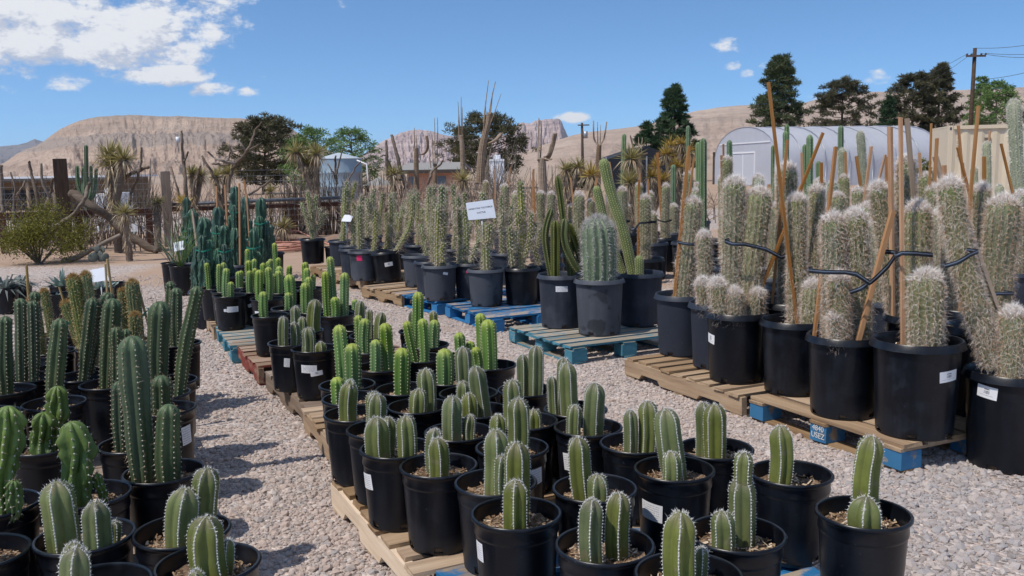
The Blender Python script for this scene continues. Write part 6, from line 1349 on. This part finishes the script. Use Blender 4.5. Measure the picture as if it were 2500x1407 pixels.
for x in (.06, Lc - .06):
    for y in (.06, Wc - .06): bx_('corner_post', t_, (x, y, top / 2), (.13, .13, top), M_CONT)
bx_('top_rail', t_, (Lc / 2, -.012, top - .06), (Lc - .27, .06, .10), M_CONT); bx_('bottom_rail', t_, (Lc / 2, -.012, .1), (Lc - .27, .06, .16), M_CONT)
bx_('lock_slot', t_, (.06, -.008, top - .09), (.05, .012, .075), M_INK); bx_('vent', t_, (1.05, -.01, top - .42), (.16, .05, .10), plain('dark vent', (.12, .10, .08), .6))
bx_('rust_patch', t_, (.42, .006, top - 1.15), (.05, .07, .14), M_RUST)
text('number', '4\n0\n0\n3\n3', .12, plain('faded red brown print', (.26, .14, .10), .6), t_, Matrix.Translation((.26, -.012, top - .62)) @ Matrix.Rotation(math.pi / 2, 4, 'X'), .001, sp=1.05)
# water tank
c = yp(830, 440, 46); Rt = 54 / F * 46; zt = yp(830, 388, 46)[2]; t_ = thing('water_tank', 'round blue grey steel water tank', 'tank', (c[0], 46, 0)); M_TANK = plain('blue grey tank steel', (.25, .33, .39), .45, .12, 1.5, metal=.2)
mb = MB(); mb.lathe([(Rt, 0), (Rt, zt * .33), (Rt * 1.012, zt * .34), (Rt, zt * .35), (Rt, zt * .66), (Rt * 1.012, zt * .67), (Rt, zt * .68), (Rt, zt)], 40); ob('shell', mb.mesh('shell', M_TANK, smooth=True), t_)
mb = MB(); mb.lathe([(Rt * 1.03, zt), (Rt * .1, zt + Rt * .26), (.01, zt + Rt * .27)], 40); ob('roof', mb.mesh('roof', plain('pale tank roof', (.40, .45, .49), .5, .1), smooth=True), t_)
mb = MB(); mb.tube([(Rt * .9, -Rt * .6, zt - .1), (Rt * 1.35, -Rt * .8, zt - .3), (Rt * 1.4, -Rt * .8, 0)], .04, 6); ob('downpipe', mb.mesh('downpipe', M_WHITE, smooth=True), t_)
# sheds
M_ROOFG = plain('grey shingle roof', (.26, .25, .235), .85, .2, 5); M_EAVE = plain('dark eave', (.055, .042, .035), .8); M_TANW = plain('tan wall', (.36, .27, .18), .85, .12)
def m_brick():
    def f(k):
        v = oco(k); sv = k.add('ShaderNodeSeparateXYZ', {0: v}); br = k.add('ShaderNodeTexBrick', {'Vector': k.add('ShaderNodeCombineXYZ', {0: sv.outputs[0], 1: sv.outputs[2], 2: 0.0}).outputs[0], 'Color1': (.46, .185, .10, 1), 'Color2': (.52, .235, .14, 1), 'Mortar': (.45, .33, .25, 1), 'Scale': 2.6, 'Mortar Size': .02})
        setp(k, color=br.outputs[0], rough=.9)
    return mat('orange block wall', f)
def shed(label, x0, x1, ytop, yeave, Y, D, mw, roof=M_ROOFG, cat='building', name='low_building', overhang=.3, wallin=0.0, pitched=True, openings=(), flat=.12):
    a, b_ = yp(x0, 440, Y), yp(x1, 440, Y); ze = yp((x0 + x1) / 2, yeave, Y)[2]; zr = yp((x0 + x1) / 2, ytop, Y)[2]; Wd = b_[0] - a[0]
    base = min(0, ze - 2.3); t_ = thing(name, label, cat, (a[0], Y, base)); ze -= base; zr -= base
    bx_('wall', t_, (Wd / 2, D / 2 + overhang, ze / 2), (Wd - .3, D, ze), mw)
    mb = MB(); o = overhang
    if pitched:
        V = [(-o, 0, ze), (Wd + o, 0, ze), (Wd + o * .2, D / 2 + o, zr), (-o * .2, D / 2 + o, zr), (-o, D + 2 * o, ze), (Wd + o, D + 2 * o, ze)]; V += [(x, y, z - .12) for x, y, z in V]
        mb.put(V, [(0, 1, 2, 3), (3, 2, 5, 4), (6, 9, 8, 7), (9, 10, 11, 8), (0, 6, 7, 1), (4, 5, 11, 10)]); mb.put([V[0], V[3], V[4], V[6], V[9], V[10]], [(0, 1, 4, 3), (1, 2, 5, 4)]); mb.put([V[1], V[2], V[5], V[7], V[8], V[11]], [(0, 3, 4, 1), (1, 4, 5, 2)])
    else: mb.box((Wd / 2, D / 2, ze + flat / 2), (Wd + 2 * o, D + 2 * o, flat))
    ob('roof', mb.mesh('roof', roof), t_)
    bx_('fascia', t_, (Wd / 2, -.02 if pitched else -o * 1.05 , ze - .1 if pitched else ze - .07), (Wd + 2 * o, .04, .16), M_EAVE)
    for (u, zc, w_, h_, mm, nm) in openings: bx_(nm, t_, (Wd * u, overhang - .012, zc - base), (w_, .05, h_), mm)
    return t_
DK = plain('dark opening', (.02, .018, .016), .6); GL = plain('grey window glass', (.12, .15, .18), .15, .1)
shed('orange block building with a grey shingle roof', 985, 1125, 396, 414, 44, 5, m_brick(), openings=[(.14, .95, .35, .4, GL, 'window'), (.66, .95, .4, .4, GL, 'window')])
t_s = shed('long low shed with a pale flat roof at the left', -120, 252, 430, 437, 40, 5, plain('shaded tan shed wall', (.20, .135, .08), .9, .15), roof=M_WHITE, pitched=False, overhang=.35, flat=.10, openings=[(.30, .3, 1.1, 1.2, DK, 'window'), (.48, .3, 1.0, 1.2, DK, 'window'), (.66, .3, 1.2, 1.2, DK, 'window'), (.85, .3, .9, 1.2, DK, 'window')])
for u in (.34, .52, .7, .95):
    bx_('porch_post', t_s, (u * (yp(252, 440, 40)[0] - yp(-120, 440, 40)[0]), -.25, 1.1), (.12, .12, 2.2), M_TANW)
shed('tan house with a purple brown roof at the right edge', 2548, 2760, 250, 282, 60, 3, M_TANW, roof=plain('purple brown roof', (.10, .055, .075), .8, .15))
t_ = thing('shade_tent', 'black shade cloth tent beside the dark green pine', 'tent', yp(1480, 440, 34) * [1, 1, 0]); M_CLOTH = plain('black shade cloth', (.010, .014, .022), .8, .2)
w0 = yp(1625, 440, 34)[0] - t_.location[0]; zt = yp(1580, 356, 34)[2]; ze = yp(1480, 390, 34)[2]
mb = MB(); V = [(0, 0, ze), (w0 * .68, 0, zt), (w0 * 1.1, 0, zt * .82), (0, 5, ze), (w0 * .68, 5, zt), (w0 * 1.1, 5, zt * .82)]; mb.put(V, [(0, 1, 4, 3), (1, 2, 5, 4)]); ob('canopy', mb.mesh('canopy', M_CLOTH), t_)
mb = MB(); V = [(0, 0, 0), (0, 0, ze), (w0 * .68, 0, zt), (w0 * 1.1, 0, zt * .82), (w0 * 1.1, 0, 0)]; mb.put(V, [(0, 4, 3, 1)], [(1, 3, 2)]); ob('front_cloth', mb.mesh('front_cloth', M_CLOTH), t_)
for x in (0, w0 * .68, w0 * 1.1): mb = MB(); mb.tube([(x, -.03, 0), (x, -.03, ze + .1)], .03, 6); ob('pole', mb.mesh('pole', M_STEEL), t_)
def tankbox(label, x0, x1, y0, y1, Y, cat='container', name='white_storage_unit'):
    a, b_ = yp(x0, y1, Y), yp(x1, y0, Y); w_, h_ = b_[0] - a[0], b_[2]; t_ = thing(name, label, cat, (a[0], Y, 0)); bx_('body', t_, (w_ / 2, .8, h_ / 2), (w_, 1.6, h_), M_WHITE)
    bx_('lid', t_, (w_ / 2, .8, h_ + .04), (w_ * 1.04, 1.66, .07), M_WHITE); bx_('cap', t_, (w_ / 2, .8, h_ + .14), (w_ * .5, .7, .16), M_WHITE)
    for q in (.28, .72): bx_('rib', t_, (w_ * q, -.03, h_ / 2), (.05, .05, h_ * .96), M_WHITE)
tankbox('white storage unit with a cap behind dry brush', 1196, 1230, 394, 455, 30)
brush('tall dry bush in front of the white storage unit', 1165, 1255, 25, 60, 2.1)
tankbox('low white unit behind the log shed', 232, 262, 480, 505, 24, name='white_storage_unit')
t_ = thing('pail', 'white pail hanging high on the bare pole trunk', 'pail', yp(435, 348, 18.35)); mb = MB(); mb.lathe([(.001, 0), (.035, 0), (.042, .11), (.036, .11), (.03, .01)], 14); ob('bucket', mb.mesh('bucket', M_WHITE, smooth=True), t_); mb = MB(); mb.tube([(-.04, 0, .11), (.0, 0, .17), (.05, .02, .12), (.10, .04, .14)], .004, 4); ob('handle', mb.mesh('handle', M_STEEL), t_)
t_ = thing('kiosk', 'small grey hipped kiosk roof beside the tank', 'kiosk', yp(925, 470, 30) * [1, 1, 0]); zt = yp(925, 432, 30)[2]; mb = MB(); mb.put([(-.5, -.3, zt - .28), (.5, -.3, zt - .28), (.5, .5, zt - .28), (-.5, .5, zt - .28), (0, .1, zt)], [(3, 2, 1, 0)], [(0, 1, 4), (1, 2, 4), (2, 3, 4), (3, 0, 4)]); ob('roof', mb.mesh('roof', M_ROOFG), t_)
for sx in (-.4, .4): bx_('post', t_, (sx, .1, (zt - .3) / 2), (.08, .08, zt - .3), W_DARK)

# ------------------------------------------------------------------ utility poles
px0 = 2362; Yp_ = 52; b_ = yp(px0, 440, Yp_); zt = yp(px0, 118, Yp_)[2]; za = yp(px0, 138, Yp_)[2]; t_ = thing('utility_pole', 'tall wooden utility pole with a crossarm behind the container', 'utility pole', (b_[0], Yp_, 0))
mb = MB(); mb.tube([(0, 0, 0), (.06, 0, zt)], [.14, .10], 10); ob('pole', mb.mesh('pole', W_DARK, smooth=True), t_)
bx_('crossarm', t_, (.06, -.14, za), (1.1, .09, .1), W_DARK)
for q in (-.5, -.25, .3, .55): mb = MB(); mb.lathe([(.001, 0), (.05, 0), (.06, .05), (.03, .09), (.001, .1)], 8); ob('insulator', mb.mesh('insulator', M_INK, smooth=True), t_, (.06 + q, -.14, za + .05))
def wire(label, p0, p1, sag=.5, r=.012):
    t_ = thing('power_line', label, 'power line', p0); V = np.array([(p1 - p0) * u + [0, 0, -sag * 4 * u * (1 - u)] for u in np.linspace(0, 1, 24)]); mb = MB(); mb.tube(V, r, 4); ob('wire', mb.mesh('wire', M_INK), t_)
tp = np.array([b_[0] + .06, Yp_, za + .15])
wire('upper power line running off to the right', np.array([tp[0], Yp_, zt]), yp(2760, 40, 40), .4)
wire('middle power line running off to the right', tp + [.5, -.14, 0], yp(2760, 78, 40), .4)
wire('lower power line running off to the right', tp + [.25, -.14, 0], yp(2760, 92, 40), .5)
wire('lowest slack line right of the pole', np.array([tp[0], Yp_, yp(2362, 195, Yp_)[2]]), yp(2760, 74, 40), .5)
wire('upper power line going back to the left', tp + [-.44, -.14, 0], yp(1900, 330, 170), 1.2)
wire('lower power line going back to the left', tp + [-.2, -.14, 0], yp(2000, 330, 150), 1.2)
Y2 = 95; b_ = yp(1423, 440, Y2); zt = yp(1421, 300, Y2)[2]; t_ = thing('utility_pole', 'dark far utility pole with a transformer', 'utility pole', (b_[0], Y2, 0)); mb = MB(); mb.tube([(0, 0, 0), (-.05, 0, zt)], [.17, .12], 8); ob('pole', mb.mesh('pole', W_DARK, smooth=True), t_)
mb = MB(); mb.lathe([(.001, 0), (.22, 0), (.22, .7), (.001, .72)], 12); ob('transformer', mb.mesh('transformer', M_STEEL, smooth=True), t_, (.3, -.2, zt - 1.6)); bx_('crossarm', t_, (.1, -.15, zt - .25), (1.2, .1, .12), W_DARK)

# ------------------------------------------------------------------ trees
def tree(label, cx, base_y, top_y, wpx, Y, m, kind='pine', n=9000, leaf=.30, seed=0, clumps=90, cen=.5, lean=0.0, low=.16, name=None):
    r_ = np.random.default_rng(seed + 5); n = int(n * 1.7); clumps = int(clumps * 3); c = yp(cx, base_y, Y); H_ = yp(cx, top_y, Y)[2]; W_ = wpx / F * Y / 2
    pin = kind in ('pine', 'broad')
    t_ = thing(name or ('pine_tree' if pin else 'leafy_tree'), label, 'tree', (c[0], Y, 0)); mb = MB()
    mb.tube([(0, 0, 0), (.05 * W_, 0, H_ * .3), (lean * W_ * .5, 0, H_ * .6), (lean * W_, 0, H_ * .96)], [H_ * .022, H_ * .017, H_ * .011, .02], 8, rough=.06)
    cl = []
    for q in range(clumps):
        u = r_.random() ** .85; z = H_ * (low + (1 - low) * u)
        if kind == 'pine': prof = ((1 - u) ** .75 * .80 + .10) * (.72 + .5 * r_.random()) * (1.0 if u > .1 else .8)
        elif kind == 'broad': prof = math.sin(math.pi * min(1, .14 + .80 * u)) ** .65 * (.62 + .62 * r_.random())
        else: prof = math.sin(math.pi * min(1, .12 + .86 * u)) ** .6 * (.7 + .4 * r_.random())
        a = r_.random() * 6.283; rr = W_ * prof * (1.3 if kind == 'pine' else 1.1) * (.35 + .65 * r_.random() ** .5)
        p = np.array([math.cos(a) * rr + lean * W_ * u, math.sin(a) * rr, z + r_.normal(0, H_ * .015)]); cl.append(p)
        if q % 5 == 0: s0 = np.array([lean * W_ * u * .8, 0, max(.2, z - rr * .35)]); mb.tube([s0, (s0 + p) / 2 + [0, 0, -.02 * H_], p], [.05 * (1 - u) + .02, .03, .01], 5)
    ob('trunk', mb.mesh('trunk', W_DARK if pin else W_DEAD), t_)
    cl = np.array(cl); cv = r_.random(len(cl)); q = r_.integers(0, len(cl), n); sz = W_ * (.10 if pin else .12)
    off = r_.normal(0, 1, (n, 3)); off /= np.linalg.norm(off, axis=1)[:, None]; off *= (r_.random((n, 1)) ** .45) * sz * np.array([1.25, 1.25, .62])
    p = cl[q] + off; d = r_.normal(0, .6, (n, 3)) + off / sz * 1.0; d[:, 2] += .35 if pin else 0; d /= np.linalg.norm(d, axis=1)[:, None]
    s2 = np.cross(d, r_.normal(0, 1, (n, 3))); s2 /= np.linalg.norm(s2, axis=1)[:, None]; l = leaf * .72 * r_.uniform(.6, 1.3, (n, 1)); wd = .26 if pin else .36
    V = np.stack([p - s2 * l * wd * .5, p + s2 * l * wd * .5, p + d * l], 1).reshape(-1, 3); mb = MB()
    mb.put(V, None, np.arange(3 * n).reshape(-1, 3), v=np.repeat(np.clip(cv[q] * .65 + .35 * r_.random(n), 0, 1), 3)); ob('crown', mb.mesh('crown', m), t_, kind='stuff'); return t_
tree('broad dark pine in front of the mesa', 642, 460, 286, 170, 62, L_OLIVE, 'broad', n=11000, leaf=.34, seed=1, clumps=120, lean=.25, low=.12)
tree('wide olive pine behind the tallest skeleton', 1188, 440, 282, 195, 66, L_OLIVE, 'broad', n=11000, leaf=.34, seed=2, clumps=90, low=.2)
tree('deep green pine before the tan slope', 1645, 420, 213, 118, 82, L_PINEG, n=15000, leaf=.42, seed=3, clumps=110, low=.1)
tree('low green bushy pine left of the deep green one', 1578, 420, 302, 90, 80, L_PINEG, n=7000, leaf=.38, seed=13, clumps=50, low=.1)
tree('tall layered pine behind the greenhouse', 1898, 420, 140, 160, 86, L_PINE, n=17000, leaf=.44, seed=4, clumps=120, low=.12)
tree('rusty brown pine behind the greenhouse', 2052, 410, 198, 150, 92, L_PINEB, 'broad', n=13000, leaf=.44, seed=5, clumps=90, low=.1)
tree('dark ragged pine left of the utility pole', 2222, 410, 186, 150, 84, L_PINEB, 'broad', n=15000, leaf=.42, seed=6, clumps=80, low=.1)
tree('dark pointed pine beside the utility pole', 2285, 410, 163, 135, 86, L_PINEB, n=15000, leaf=.42, seed=7, clumps=80, low=.1)
tree('green bush between the two brown pines', 2165, 400, 238, 80, 80, L_PINEG, n=6000, leaf=.36, seed=8, clumps=50, low=.05)
tree('fresh green leafy tree behind the container', 2425, 400, 200, 130, 70, L_GREEN, 'leaf', n=5200, leaf=.30, seed=9, clumps=90, low=.2)
tree('fresh green leafy tree right of the utility pole', 2385, 400, 190, 60, 74, L_GREEN, 'leaf', n=4000, leaf=.28, seed=14, clumps=50, low=.25)
tree('green leafy tree left of the water tank', 770, 450, 316, 150, 52, L_GREEN, 'leaf', n=4200, leaf=.22, seed=10, clumps=90, low=.12)
tree('green leafy tree behind the water tank', 862, 450, 316, 150, 56, L_GREEN, 'leaf', n=4200, leaf=.22, seed=11, clumps=90, low=.1)
tree('grey green thicket behind the brick building', 1400, 440, 405, 80, 60, L_PINE, 'leaf', n=3000, leaf=.3, seed=12, clumps=30, low=.0)
